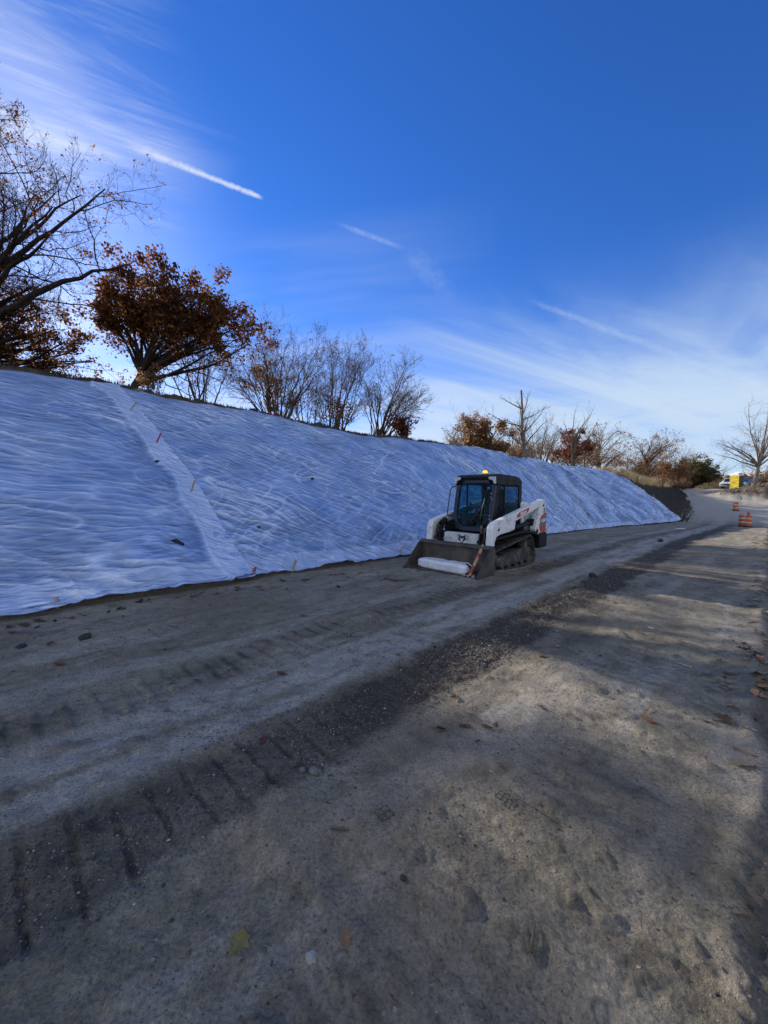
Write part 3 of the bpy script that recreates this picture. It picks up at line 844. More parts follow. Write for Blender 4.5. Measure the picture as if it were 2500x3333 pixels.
# dark weeds along the near brow, straw grass along the far brow
def blades(name, pts, h0, h1, mat, seed, kind='stuff', w=.012, lean=.5):
    rg = np.random.default_rng(seed); pts = np.asarray(pts); n = len(pts)
    h = rg.uniform(h0, h1, n); a = rg.uniform(0, 2 * math.pi, n); le = rg.uniform(0, lean, n) * h
    d = np.stack([np.cos(a), np.sin(a), 0 * a], -1); sd = np.stack([-np.sin(a), np.cos(a), 0 * a], -1) * (w * rg.uniform(.6, 1.4, n))[:, None]
    tip = pts + d * le[:, None] + np.array([0, 0, 1]) * h[:, None]
    mid_ = pts + d * (le * .3)[:, None] + np.array([0, 0, .55]) * h[:, None]
    V = np.stack([pts - sd, pts + sd, mid_ + sd * .8, mid_ - sd * .8, tip], 1).reshape(-1, 3)
    k = np.arange(n)[:, None] * 5
    o = mesh_np(name, V, [k + np.array([[0, 1, 2, 3]]), k + np.array([[3, 2, 4]])], mat)
    tag(o, kind=kind); return o
rg = np.random.default_rng(5)
n = 5200
sv = rg.uniform(.3, 6.0, n); tv = 1 + rg.uniform(-.03, .10, n)
pw = hill_pt(sv, tv)
WEED = simple_mat('dead_weeds', (.055, .042, .028), .9, var=.6, scale=3)
blades('dead_weeds', pw, .03, .16, WEED, 6)
n = 44000
sv = rg.uniform(7.9, 10.98, n); tv = 1 + rg.uniform(-.24, 1.2, n) * rg.uniform(0, 1, n)
keep = ((sv > 8.25) | (tv > 1.03)) & (fbm(sv * 9, tv * 7, 55, 3) > -.12) & (rg.uniform(0, 1, n) < 1 - .8 * sstep(10.0, 10.9, sv))
pg = hill_pt(sv[keep], tv[keep])
STRAW = simple_mat('straw_grass', (.55, .42, .22), .9, var=.45, scale=1.2)
blades('dry_grass', pg, .3, 1.1, STRAW, 7, w=.018)

# crumbled soil along the toe of the bare slope and on the roadside bank: one mass each
def crumbs(name, P, smin, smax, mat, seed):
    rg = np.random.default_rng(seed); n = len(P)
    b3 = np.array([(0, 0, 1), (.94, 0, .1), (.29, .9, .05), (-.76, .55, .1), (-.76, -.55, 0), (.29, -.9, .1), (0, 0, -.7)])
    f3 = np.array([(0, 1, 2), (0, 2, 3), (0, 3, 4), (0, 4, 5), (0, 5, 1), (6, 2, 1), (6, 3, 2), (6, 4, 3), (6, 5, 4), (6, 1, 5)])
    V = b3[None] * (1 + rg.uniform(-.4, .4, (n, 7, 3))) * (smin + (smax - smin) * rg.uniform(0, 1, n) ** 3)[:, None, None] + np.asarray(P)[:, None]
    o = mesh_np(name, V.reshape(-1, 3), ((np.arange(n) * 7)[:, None, None] + f3[None]).reshape(-1, 3), mat); tag(o, kind='stuff'); return o
CRM = simple_mat('crumbled_soil', (.045, .037, .029), .95, var=.6, scale=2)
n = 1500
sv = rg.uniform(7.8, 10.6, n); tv = np.where(rg.uniform(0, 1, n) < .6, -np.abs(rg.normal(size=n)) * .05, rg.uniform(0, .9, n))
pc = hill_pt(sv, tv); pc[:, 2] = np.where(tv < 0, base_z(pc[:, 0], pc[:, 1]) + .02, pc[:, 2] + .03)
crumbs('soil_crumbs', pc, .02, .09, CRM, 41)
n = 1300
xx, yy = rg.normal(54, 2.9, n), rg.normal(51, 2.2, n)
crumbs('bank_rubble', np.stack([xx, yy, base_z(xx, yy) + .03], -1), .05, .30, simple_mat('bank_soil', (.22, .165, .10), .95, var=.6, scale=.8), 42)
# ------------------------------------------------------------------ trees
def unit(v): return v / (np.linalg.norm(v, axis=-1, keepdims=True) + 1e-9)

def tubes(pts, rad, k):
    """pts (N,P,3) rad (N,P) -> verts, quads"""
    n, p, _ = pts.shape
    t = np.gradient(pts, axis=1); t = unit(t)
    ref = np.where(np.abs(t[:, :1, 2:3]) > .85, np.array([[[1., 0, 0]]]), np.array([[[0, 0, 1.]]]))
    a = unit(np.cross(t, ref)); b = np.cross(t, a)
    q = np.arange(k) * 2 * math.pi / k
    V = pts[:, :, None, :] + rad[:, :, None, None] * (a[:, :, None, :] * np.cos(q)[None, None, :, None] + b[:, :, None, :] * np.sin(q)[None, None, :, None])
    base = (np.arange(n) * p * k)[:, None, None]
    i = np.arange(p - 1)[None, :, None]; j = np.arange(k)[None, None, :]; j2 = (j + 1) % k
    Fq = np.stack([base + i*k + j, base + i*k + j2, base + (i+1)*k + j2, base + (i+1)*k + j], -1).reshape(-1, 4)
    return V.reshape(-1, 3), Fq

def join(parts):
    V, Fs, o = [], [], 0
    for v, f in parts:
        V.append(v); Fs.append(f + o); o += len(v)
    return np.concatenate(V), np.concatenate(Fs)

def bark(name, c): 
    return simple_mat(name, c, .9, var=.45, scale=5, spec=.2)
BARK_D = bark('dark_bark', (.040, .032, .027)); BARK_G = bark('grey_bark', (.17, .145, .125)); BARK_B = bark('brown_bark', (.085, .066, .054)); BARK_W = bark('warm_brown_bark', (.105, .072, .052))
def leaf_mat(name, cols, trans=.45):
    m, nt, b = new_mat(name)
    a = N(nt, 'ShaderNodeAttribute', attribute_name='tone').outputs['Fac']
    c = ramp(nt, a, [(i / max(1, len(cols) - 1), cc) for i, cc in enumerate(cols)]).outputs['Color']
    L(nt, c, b.inputs['Base Color']); b.inputs['Roughness'].default_value = .6; b.inputs['Specular IOR Level'].default_value = .25
    tr = N(nt, 'ShaderNodeBsdfTranslucent'); L(nt, c, tr.inputs['Color'])
    mx = N(nt, 'ShaderNodeMixShader'); mx.inputs[0].default_value = trans
    L(nt, b.outputs[0], mx.inputs[1]); L(nt, tr.outputs[0], mx.inputs[2])
    L(nt, mx.outputs[0], nt.nodes['Material Output'].inputs['Surface'])
    return m
RUST = leaf_mat('rust_leaves', [(.045, .017, .009), (.125, .044, .014), (.25, .092, .024), (.42, .20, .045)], .52)
RUST2 = leaf_mat('red_leaves', [(.10, .03, .02), (.20, .06, .03), (.28, .11, .05)])
TAN = leaf_mat('tan_leaves', [(.13, .07, .036), (.26, .145, .075), (.40, .24, .12)], .5)
OLIVE = leaf_mat('olive_leaves', [(.05, .05, .018), (.10, .085, .03), (.18, .13, .05)])

def leaves(pos, size, rg, clump=None):
    """small pointed leaf faces (two triangles folded on the midrib)"""
    n = len(pos)
    d = unit(rg.normal(size=(n, 3)) + np.array([0, 0, -.35])); s = unit(np.cross(d, rg.normal(size=(n, 3))))
    up = np.cross(d, s)
    ln = (size * rg.uniform(.65, 1.35, n))[:, None]
    a = pos; c = pos + d * ln; m1 = pos + d * ln * .5 + s * ln * .33 + up * ln * .10; m2 = pos + d * ln * .5 - s * ln * .33 + up * ln * .10
    V = np.stack([a, m1, c, m2], 1).reshape(-1, 3)
    k = np.arange(n)[:, None] * 4
    tone = np.repeat(np.clip((rg.uniform(0, 1, n) * .75 + (clump if clump is not None else .12)), 0, 1), 4)
    return V, np.concatenate([k + np.array([[0, 1, 2]]), k + np.array([[0, 2, 3]])]), tone

def grow_children(pts, rad, n, ratio, ang, P, up, wander, rg, r_ratio=.55, lo=.25, hi=1.0, minr=.004, absL=None):
    Np, Pp, _ = pts.shape
    par = np.repeat(np.arange(Np), n)
    q = np.clip(lo + (hi - lo) * ((np.tile(np.arange(n), Np) + rg.uniform(0, 1, Np * n)) / n), 0, .999)
    f = q * (Pp - 1); i = f.astype(int); fr = (f - i)[:, None]
    i2 = np.minimum(i + 1, Pp - 1)
    p0 = pts[par, i] * (1 - fr) + pts[par, i2] * fr
    r0 = rad[par, i] * (1 - fr[:, 0]) + rad[par, i2] * fr[:, 0]
    t = unit(pts[par, i2] - pts[par, np.maximum(i2 - 1, 0)])
    seg = np.linalg.norm(np.diff(pts, axis=1), axis=-1).sum(1)
    rnd = rg.normal(size=t.shape); perp = unit(rnd - t * (rnd * t).sum(-1, keepdims=True))
    A = R(ang) * rg.uniform(.55, 1.3, len(t))
    d = unit(t * np.cos(A)[:, None] + perp * np.sin(A)[:, None] + np.array([0, 0, up]))
    ln = seg[par] * ratio * (1.15 - .6 * q) * rg.uniform(.6, 1.3, len(t))
    if absL: ln = np.clip(ln, absL[0], absL[1])
    out = np.empty((len(t), P, 3)); out[:, 0] = p0
    cur = d
    for k in range(1, P):
        cur = unit(cur + rg.normal(size=cur.shape) * wander + np.array([0, 0, up * .25]))
        out[:, k] = out[:, k - 1] + cur * (ln / (P - 1))[:, None]
    rr_ = np.maximum(minr, np.minimum(r0 * r_ratio, ln * .0085 + .003))[:, None] * np.linspace(1, .35, P)[None, :]
    return out, np.maximum(rr_, minr * .6)

def ell_sample(ells, n, rg, shell=.55):
    w = np.array([e[2] for e in ells], float); w /= w.sum()
    k = rg.choice(len(ells), n, p=w)
    c = np.array([e[0] for e in ells])[k]; r = np.array([e[1] for e in ells])[k]
    d = unit(rg.normal(size=(n, 3))) * (shell + (1 - shell) * rg.uniform(0, 1, (n, 1)) ** .5)
    return c + d * r

def make_tree(name, label, cat, base, top, ells, seed, n1=12, r0=.25, levels=(), mat=BARK_D, lf=None, group=None, stems=False, shell=.55,
              split=(.35, 1.0), sag=0.12, sides=(9, 6, 4, 3, 3, 3), l1wander=.10, rtip=.16, mr=.004):
    """trunk from base to top; limbs reach targets inside the crown ellipsoids; levels = (n, ratio, angle, points, up, wander)"""
    rg = np.random.default_rng(seed)
    base = np.array(base, float); top = np.array(top, float)
    root = empty(name, tuple(base)); tag(root, label, cat, group)
    trunk, crown = [], []
    if not stems:
        P = 12; q = np.linspace(0, 1, P)[:, None]
        hgt = np.linalg.norm(top - base)
        pts = base + (top - base) * q + np.cumsum(rg.normal(size=(P, 3)) * .018 * hgt * np.array([1, 1, .2]), axis=0) * q
        pts[0] = base - np.array([0, 0, .4])
        rad = r0 * (1 - .55 * q[:, 0]); rad[0] *= 1.6; rad[1] *= 1.12
        trunk.append(tubes(pts[None], rad[None], sides[0] + 3))
        tg = ell_sample(ells, n1, rg, shell)
        lo_, hi_ = tg[:, 2].min(), tg[:, 2].max() + 1e-3
        qt = split[0] + (split[1] - split[0]) * np.clip((tg[:, 2] - lo_) / (hi_ - lo_) + rg.normal(size=n1) * .15, 0, 1)
        f = qt * (P - 1.001); i = f.astype(int); fr = (f - i)[:, None]
        p0 = pts[i] * (1 - fr) + pts[np.minimum(i + 1, P - 1)] * fr
        rs = (rad[i] * .62)
    else:
        tg = ell_sample(ells, n1, rg, shell)
        p0 = base + np.stack([rg.normal(size=n1) * .16, rg.normal(size=n1) * .16, rg.uniform(-.35, .05, n1)], -1)
        rs = r0 * rg.uniform(.6, 1.1, n1)
    P1 = 14
    v = tg - p0; ln = np.linalg.norm(v, axis=-1, keepdims=True)
    c1 = p0 + v * .45 + np.array([0, 0, 1.]) * ln * sag + rg.normal(size=v.shape) * ln * .07
    if stems: c1 = p0 + v * .45 + np.array([0, 0, 1.]) * ln * sag * 1.2
    q = np.linspace(0, 1, P1)[None, :, None]
    limb = p0[:, None] * (1 - q) ** 2 + 2 * c1[:, None] * q * (1 - q) + tg[:, None] * q ** 2
    wob = np.cumsum(rg.normal(size=limb.shape) * l1wander * ln[:, None] / P1, axis=1) * np.sin(q * math.pi * .8)
    limb = limb + wob
    lr = np.maximum(rs, .02)[:, None] * (np.linspace(1, rtip, P1) ** 1.1)[None]
    trunk.append(tubes(limb, lr, sides[1]))
    cur, cr = limb, lr
    allp = []
    for li, (n, ratio, ang, P, up, wd) in enumerate(levels):
        last = li == len(levels) - 1
        cur, cr = grow_children(cur, cr, n, ratio, ang, P, up, wd, rg, minr=mr, lo=(.50 if stems else .22) if li == 0 else .15)
        (crown).append(tubes(cur, cr, sides[min(li + 2, 5)]))
        allp.append(cur)
    Vt, Ft = join(trunk)
    mesh_np('trunk', Vt - base, Ft, mat, root, smooth=True)
    if crown:
        Vc, Fc_ = join(crown)
        mesh_np('crown', Vc - base, Fc_, mat, root)
    if lf:
        src = np.concatenate([p.reshape(-1, 3) for p in allp[-(lf.get('lv', 1)):]])
        if 'inside' in lf:
            m = np.zeros(len(src), bool)
            for c, r in lf['inside']: m |= (((src - np.array(c)) / np.array(r)) ** 2).sum(-1) < 1
            src = src[m]
        if len(src):
            # leaves hang in bunches: some stretches of twig are full, others empty
            cn = fbm(src[:, 0] * .9 + src[:, 2] * .6, src[:, 1] * .9 - src[:, 2] * .7, seed, 3)
            w = np.clip(.5 + lf.get('bunch', 1.0) * cn, .02, 1.6); w /= w.sum()
            k = rg.choice(len(src), lf['n'], p=w)
            pos = src[k] + rg.normal(size=(lf['n'], 3)) * lf.get('jit', .07)
            if 'zcut' in lf: pos = pos[(pos[:, 2] > lf['zcut'] + .5 * rg.normal(size=len(pos))) | (rg.uniform(0, 1, len(pos)) < .10)]
            cl = .22 * fbm(pos[:, 0] * .7, pos[:, 2] * .7 + pos[:, 1] * .5, seed + 4, 2)
            cl = cl[:len(pos)]
            V, Fl, tone = leaves(pos, lf['size'], rg, np.clip(cl + .12, -.3, .5))
            mesh_np('foliage', V - base, Fl, lf['mat'], root, attrs={'tone': tone})
    return root

def P3(px, py, d): return np.array(at(px, py, d))
def ell(px, py, d, rx, ry, w=1.0, dr=None):
    """crown ellipsoid seen at a photo pixel: half sizes given in photo pixels"""
    k = d / F
    return (P3(px, py, d), np.array([rx * k, dr if dr else rx * k, ry * k]), w)
def foot(px, d, drop=.25):
    """ground under a photo column at a depth, on top of the embankment"""
    p = at(px, HOR, d)
    h = BVS[3].ray_cast(Vector((p.x, p.y, 60)), Vector((0, 0, -1)))
    z = h[0].z if h[0] is not None else gz(p.x, p.y)
    return np.array((p.x, p.y, z - drop * .2))
BIG = [(7, .55, 48, 9, .05, .16), (6, .52, 50, 7, .04, .2), (5, .5, 50, 5, .03, .22), (4, .55, 45, 4, .02, .2)]
OAK = [(7, .50, 55, 8, .03, .2), (6, .5, 55, 6, .0, .22), (5, .5, 50, 4, -.05, .2)]
BARE = [(9, .36, 34, 8, .08, .14), (7, .46, 40, 6, .06, .18), (5, .55, 40, 4, .05, .2)]
FAR = [(6, .5, 42, 6, .06, .18), (5, .5, 42, 4, .04, .2), (4, .5, 40, 3, .03, .2)]

RW = 'trees on top of the embankment'
# tall spreading tree, trunk just outside the frame
d = 14.0
b0 = foot(-190, d)
make_tree('oak_tree', 'tall spreading tree, nearly bare, with a few last brown leaves at its twig tips', 'tree', b0, P3(-150, 900, d),
          [ell(130, 640, d, 230, 330, 1.2), ell(240, 850, d, 200, 150, 1.0), ell(-80, 520, d, 200, 260, .8), ell(60, 980, d, 180, 90, .3)], 21, n1=17, r0=.36,
          levels=[(8, .46, 50, 9, .05, .18), (7, .50, 52, 7, .04, .22), (5, .55, 50, 5, .03, .24), (3, .65, 45, 4, .02, .22)], mat=BARK_D,
          mr=.0032, lf=dict(n=3800, size=.085, mat=RUST, jit=.03, bunch=1.6), shell=.5, sag=.10)
# lower, leafy rust oak behind it
d = 16.5
make_tree('oak_tree', 'low rust-leaved oak spreading under the tall bare one, limbs dark against the glare', 'tree', foot(-260, d), P3(-160, 1120, d),
          [ell(120, 1060, d, 190, 120, 1.3), ell(60, 960, d, 130, 80, .7), ell(190, 1140, d, 110, 60, .7), ell(-120, 1020, d, 150, 150, .6)], 33, n1=24, r0=.30, levels=OAK, mat=BARK_D,
          lf=dict(n=10500, size=.13, mat=RUST, jit=.10, lv=2, bunch=2.6), sag=.03)
d = 16.0
make_tree('oak_tree', 'dense rust-brown oak leaning to the right on the brow, the fullest crown of all', 'tree', foot(395, d), P3(500, 1130, d),
          [ell(490, 930, d, 125, 85, 1.4), ell(630, 1005, d, 130, 75, 1.5), ell(775, 1085, d, 70, 45, .9), ell(385, 1000, d, 70, 50, .6)], 44, n1=30, r0=.18,
          levels=OAK, mat=BARK_D, lf=dict(n=28000, zcut=7.9, size=.125, mat=RUST, jit=.10, lv=2, bunch=2.4), split=(.45, 1.0), sag=.05)
d = 21.
make_tree('bare_tree', 'slim bare tree with several pale stems, showing under the rust oak', 'tree', foot(655, d), P3(660, 1220, d),
          [ell(600, 1150, d, 90, 100), ell(700, 1140, d, 90, 120)], 51, n1=10, r0=.07, levels=BARE, mat=BARK_B, stems=True)
d = 21.
make_tree('bare_tree', 'bare many-stemmed tree, the tallest and widest of the clump on the brow', 'tree', foot(905, d), P3(900, 1250, d),
          [ell(930, 1185, d, 155, 110, 1.4), ell(850, 1230, d, 105, 95, .7)], 52, n1=27, r0=.055, levels=BARE, mat=BARK_W, mr=.0038, stems=True, shell=.72,
          lf=dict(n=700, size=.09, mat=TAN, jit=.03))
make_tree('bare_tree', 'bare rounded tree set back between the widest and the middle tree of the clump', 'tree', foot(1000, 25), P3(1000, 1280, 25),
          [ell(1015, 1235, 25, 120, 95, 1.0)], 58, n1=12, r0=.06, levels=BARE, mat=BARK_W, mr=.0038, stems=True, shell=.7)
make_tree('bare_tree', 'bare many-stemmed tree standing in the middle of the brow clump', 'tree', foot(1080, 22), P3(1090, 1250, 22),
          [ell(1125, 1225, 22, 115, 95, 1.0)], 53, n1=21, r0=.05, levels=BARE, mat=BARK_W, mr=.0038, stems=True, shell=.72, lf=dict(n=350, size=.09, mat=TAN, jit=.03))
make_tree('bare_tree', 'bare fan-shaped tree leaning right at the low end of the brow clump', 'tree', foot(1225, 21.5), P3(1240, 1300, 21.5),
          [ell(1275, 1250, 21.5, 118, 92, 1.2), ell(1335, 1300, 21.5, 60, 60, .4)], 54, n1=25, r0=.05, levels=BARE, mat=BARK_W, mr=.0038, stems=True, shell=.72,
          lf=dict(n=260, size=.09, mat=TAN, jit=.03))
make_tree('young_oak', 'young oak with orange-tan leaves behind the widest bare tree', 'tree', foot(880, 25), P3(870, 1260, 25),
          [ell(880, 1265, 25, 85, 75)], 61, n1=14, r0=.12, levels=FAR, mat=BARK_B, lf=dict(n=2600, size=.13, mat=TAN, jit=.1, lv=2, bunch=1.8))
make_tree('oak_sapling', 'thin oak sapling with red leaves among the middle bare stems', 'tree', foot(1110, 25), P3(1120, 1330, 25),
          [ell(1135, 1330, 25, 70, 45), ell(1000, 1330, 25, 40, 40, .4)], 62, n1=12, r0=.08, levels=FAR, mat=BARK_B, lf=dict(n=900, size=.12, mat=RUST2, jit=.1, lv=2, bunch=1.6))
make_tree('red_bush', 'low red-leaved bush at the right foot of the brow clump', 'bush', foot(1305, 21), P3(1305, 1395, 21),
          [ell(1308, 1388, 21, 36, 26)], 63, n1=12, r0=.04, levels=FAR[:2], mat=BARK_D, stems=True, lf=dict(n=1500, size=.12, mat=RUST2, jit=.08, lv=2))
make_tree('small_bush', 'small tan bush right of the rust oak trunk', 'bush', foot(495, 15), P3(495, 1235, 15),
          [ell(495, 1235, 15, 18, 16)], 64, n1=9, r0=.03, levels=FAR[:2], mat=BARK_D, stems=True, lf=dict(n=500, size=.10, mat=TAN, jit=.06, lv=2))

# beyond the far half of the embankment
def far_tree(name, label, cat, fx, d, ells, seed, **k):
    return make_tree(name, label, cat, foot(fx, d), ells[0][0] * 1.0 - np.array([0, 0, ells[0][1][2] * .3]), ells, seed, **k)
far_tree('oak_tree', 'broad brown-leaved oak behind the sheets, left of the tall pale bare tree', 'tree', 1590, 44, [ell(1600, 1405, 44, 105, 55), ell(1545, 1400, 44, 45, 50, .4)], 71, n1=18, r0=.3, levels=FAR, mat=BARK_B,
         lf=dict(n=8000, size=.22, mat=TAN, jit=.16, lv=2, bunch=1.9))
far_tree('bare_tree', 'faint grey bare tree at the left end of the far tree row', 'tree', 1512, 50, [ell(1510, 1410, 50, 50, 55)], 72, n1=14, r0=.16, levels=FAR, mat=BARK_G, stems=True)
make_tree('bare_tree', 'tall pale bare tree with one straight leader above the far sheets', 'tree', foot(1703, 40), P3(1706, 1262, 40),
          [ell(1660, 1345, 40, 80, 60), ell(1745, 1365, 40, 75, 60), ell(1712, 1290, 40, 35, 50, .7)], 73, n1=20, r0=.20, levels=[(6, .42, 38, 6, .10, .15), (5, .45, 38, 4, .08, .16), (3, .5, 38, 3, .05, .2)], mat=BARK_G, split=(.22, .85), sag=-.04)
far_tree('bare_tree', 'bare grey brushy tree right beside the tall pale leader', 'tree', 1755, 48, [ell(1760, 1420, 48, 55, 60)], 74, n1=14, r0=.14, levels=FAR, mat=BARK_G, stems=True)
make_tree('bare_tree', 'bare tree with two bold crossing leaders over the red bush', 'tree', foot(1865, 44), P3(1868, 1430, 44),
          [ell(1835, 1370, 44, 45, 55), ell(1925, 1365, 44, 50, 60), ell(1800, 1400, 44, 40, 40, .4)], 75, n1=9, r0=.20, levels=[(5, .4, 36, 6, .10, .15), (4, .45, 36, 4, .08, .16), (3, .5, 36, 3, .05, .2)], mat=BARK_B, split=(.5, 1.0), sag=.0, shell=.9)
far_tree('red_oak', 'red-leaved young oak round the foot of the two-leader tree', 'tree', 1860, 50, [ell(1865, 1440, 50, 65, 48)], 76, n1=14, r0=.16, levels=FAR, mat=BARK_B, lf=dict(n=4200, size=.22, mat=RUST2, jit=.15, lv=2, bunch=1.8))
far_tree('bare_tree', 'wide rounded twiggy tree just right of the red young oak', 'tree', 1955, 66, [ell(1965, 1445, 66, 95, 65)], 77, n1=24, r0=.24, levels=FAR, mat=BARK_B, lf=dict(n=1800, size=.18, mat=TAN, jit=.1, bunch=1.5))
far_tree('bare_tree', 'twiggy brown tree above the straw grass at the bare bank', 'tree', 2110, 70, [ell(2110, 1470, 70, 75, 58), ell(2170, 1455, 70, 40, 40, .4)], 78, n1=22, r0=.24, levels=FAR, mat=BARK_B, lf=dict(n=1600, size=.2, mat=TAN, jit=.1, bunch=1.5))
far_tree('brush_thicket', 'low tan thicket under the twiggy trees behind the straw grass', 'bush', 2050, 72, [ell(2030, 1515, 72, 70, 28), ell(2130, 1520, 72, 70, 26)], 79, n1=30, r0=.05, levels=FAR, mat=BARK_B, stems=False, lf=dict(n=5000, size=.2, mat=TAN, jit=.2, lv=2))
far_tree('brush_thicket', 'dense brown-grey thicket between the twiggy trees and the olive bush', 'bush', 2190, 66, [ell(2195, 1530, 66, 50, 42)], 80, n1=26, r0=.06, levels=FAR, mat=BARK_B, lf=dict(n=5000, size=.22, mat=TAN, jit=.2, lv=2))
far_tree('olive_bush', 'tall olive-green bush at the far bend of the road', 'bush', 2278, 74, [ell(2272, 1535, 74, 48, 52, 1.3), ell(2300, 1555, 74, 32, 34, .6)], 81, n1=34, r0=.08, levels=FAR, mat=BARK_B, lf=dict(n=15000, size=.26, mat=OLIVE, jit=.25, lv=2, bunch=.9))
far_tree('bare_tree', 'small hazy bare tree past the olive bush, nearest the parked white car', 'tree', 2335, 84, [ell(2335, 1540, 84, 30, 34)], 82, n1=12, r0=.12, levels=FAR, mat=BARK_G, stems=True)
far_tree('bare_tree', 'distant hazy bare tree showing over the thicket left of the olive bush', 'tree', 2215, 90, [ell(2215, 1495, 90, 45, 36)], 83, n1=16, r0=.16, levels=FAR, mat=BARK_G, stems=True)
far_tree('brush_thicket', 'pale leafless thicket along the brow behind the far sheets', 'bush', 1800, 54, [ell(1810, 1480, 54, 80, 26), ell(1950, 1500, 54, 80, 22)], 84, n1=34, r0=.05, levels=FAR, mat=BARK_B, lf=dict(n=3800, size=.18, mat=TAN, jit=.2, lv=2))
# the roadside tree on the right
d = 54.
bx = at(2462, 1580, d)
make_tree('bare_tree', 'large leafless roadside tree on an earth bank with a forked pale trunk', 'tree', (bx.x - .3, bx.y, gz(bx.x, bx.y) - .1), P3(2478, 1500, d),
          [ell(2420, 1440, d, 70, 70), ell(2490, 1360, d, 75, 90, 1.3), ell(2580, 1400, d, 80, 120, 1.0), ell(2385, 1470, d, 40, 40, .5)], 91, n1=19, r0=.33,
          levels=[(7, .45, 45, 8, .0, .2), (6, .45, 48, 5, -.06, .22), (5, .5, 45, 4, -.1, .22)], mat=BARK_G, split=(.75, 1.0), sag=.12, shell=.6)
far_tree('bare_tree', 'distant reddish bare tree behind the yellow machine', 'tree', 2490, 95, [ell(2480, 1525, 95, 55, 40)], 92, n1=20, r0=.2, levels=FAR, mat=BARK_B, lf=dict(n=1500, size=.2, mat=TAN, jit=.15))

# farther, hazier trees that close the gaps in the row
FB = [(6, .5, 42, 5, .05, .18), (5, .5, 42, 4, .03, .2), (3, .5, 40, 3, .03, .2)]
gap = [(1480, 70, 1415, 40, 45, 'pale'), (1565, 78, 1420, 60, 50, 'grey'), (1660, 80, 1430, 60, 55, 'brown'), (1800, 82, 1440, 60, 50, 'grey'), (1905, 88, 1450, 70, 50, 'tan'),
       (2040, 92, 1475, 60, 50, 'grey'), (2150, 96, 1490, 60, 48, 'brown'), (2235, 100, 1520, 50, 45, 'tan'), (2345, 110, 1545, 36, 32, 'grey')]
gl_ = ['leftmost tree of the far hazy row', 'hazy grey tree behind the broad brown oak', 'hazy brown tree behind the tall pale leader', 'hazy grey tree behind the two-leader tree', 'hazy tan tree behind the wide twiggy one',
       'hazy grey tree between the two wide twiggy ones', 'hazy brown tree behind the thicket by the road bend', 'hazy tan tree rising over the olive bush', 'hazy grey tree farthest along the road']
for q, (px, d_, py, rx, ry, tone) in enumerate(gap):
    far_tree('bare_tree', gl_[q], 'tree', px, d_, [ell(px, py, d_, rx, ry), ell(px + 20, py + 40, d_, rx, ry * .6, .5)], 120 + q, n1=20, r0=.2, levels=FB, mat=BARK_G if tone != 'brown' else BARK_B, group='hazy row of trees beyond the embankment',
             lf=dict(n=1500 if tone != 'grey' else 500, size=.24, mat=TAN, jit=.2, lv=2, bunch=1.3))
low = [(2228, 79, 1579, 36, 13), (2160, 80, 1572, 50, 16), (2090, 82, 1545, 70, 26), (2180, 86, 1556, 60, 24), (2250, 90, 1568, 50, 18), (1700, 62, 1475, 70, 24), (1600, 58, 1452, 60, 24)]
ll = ['lowest scrub where the road meets the far trees', 'low scrub on the far bank just left of the road bend', 'low brown brush along the far bank, left of the road bend', 'low brown brush right at the road bend', 'low brown brush under the olive bush', 'low brush behind the far sheets under the tall pale leader', 'low brush under the broad brown oak']
for q, (px, d_, py, rx, ry) in enumerate(low):
    far_tree('brush_thicket', ll[q], 'bush', px, d_, [ell(px, py, d_, rx, ry)], 140 + q, n1=26, r0=.05, levels=FB, mat=BARK_B, stems=False, lf=dict(n=4500, size=.22, mat=TAN, jit=.25, lv=2, bunch=.8))
far_tree('brush_thicket', 'scrubby brown brush on the earth bank under the large tree', 'bush', 2500, 58, [ell(2505, 1560, 58, 40, 20)], 150, n1=18, r0=.04, levels=FB, mat=BARK_B, lf=dict(n=1500, size=.16, mat=TAN, jit=.15, lv=2))

for q, (px, d_, py, rx, ry, lb) in enumerate([(2196, 57, 1570, 26, 14, 'small tan bush at the end of the straw-grass bank'), (2224, 62, 1576, 20, 12, 'last small bush on the bank beside the road bend'),
        (2148, 52, 1558, 24, 13, 'small tan bush in the middle of the straw grass'), (2080, 49, 1540, 26, 13, 'small tan bush at the near end of the straw grass')]):
    far_tree('small_bush', lb, 'bush', px, d_, [ell(px, py, d_, rx, ry)], 160 + q, n1=14, r0=.03, levels=FB[:2], mat=BARK_B, stems=True, lf=dict(n=700, size=.13, mat=TAN, jit=.12, lv=2))
# ------------------------------------------------------------------ the compact track loader
WHITE = simple_mat('white_machine_paint', (.74, .75, .75), .42, var=.08, scale=5, dirt=(.22, .195, .16), dirt_amt=.75, dirt_scale=5)
DARKP = simple_mat('black_machine_paint', (.009, .009, .011), .5, var=.4, scale=6, dirt=(.030, .026, .023), dirt_amt=.4, dirt_scale=5, spec=.18)
RUBBER = simple_mat('track_rubber', (.022, .021, .021), .85, var=.4, scale=9, dirt=(.17, .142, .108), dirt_amt=.85, dirt_scale=6, bumps=.3)
STEEL = simple_mat('worn_bucket_steel', (.075, .066, .058), .55, .3, var=.45, scale=4, dirt=(.17, .125, .085), dirt_amt=.7, dirt_scale=3, bumps=.15)
EDGE = simple_mat('polished_edge_steel', (.26, .24, .21), .4, .6, var=.4, scale=8, dirt=(.07, .055, .04), dirt_amt=.7, dirt_scale=8)
IRON = simple_mat('muddy_iron', (.045, .04, .036), .75, .2, var=.4, scale=8, dirt=(.19, .158, .118), dirt_amt=.85, dirt_scale=5, bumps=.2)
DECO = simple_mat('orange_red_decal', (.46, .045, .02), .45, var=.12, scale=6)
DECG = simple_mat('grey_decal', (.075, .078, .085), .45, var=.12, scale=6)
LETW = simple_mat('white_lettering', (.75, .75, .75), .5, var=.05)
LETK = simple_mat('black_lettering', (.01, .01, .012), .5, var=.2)
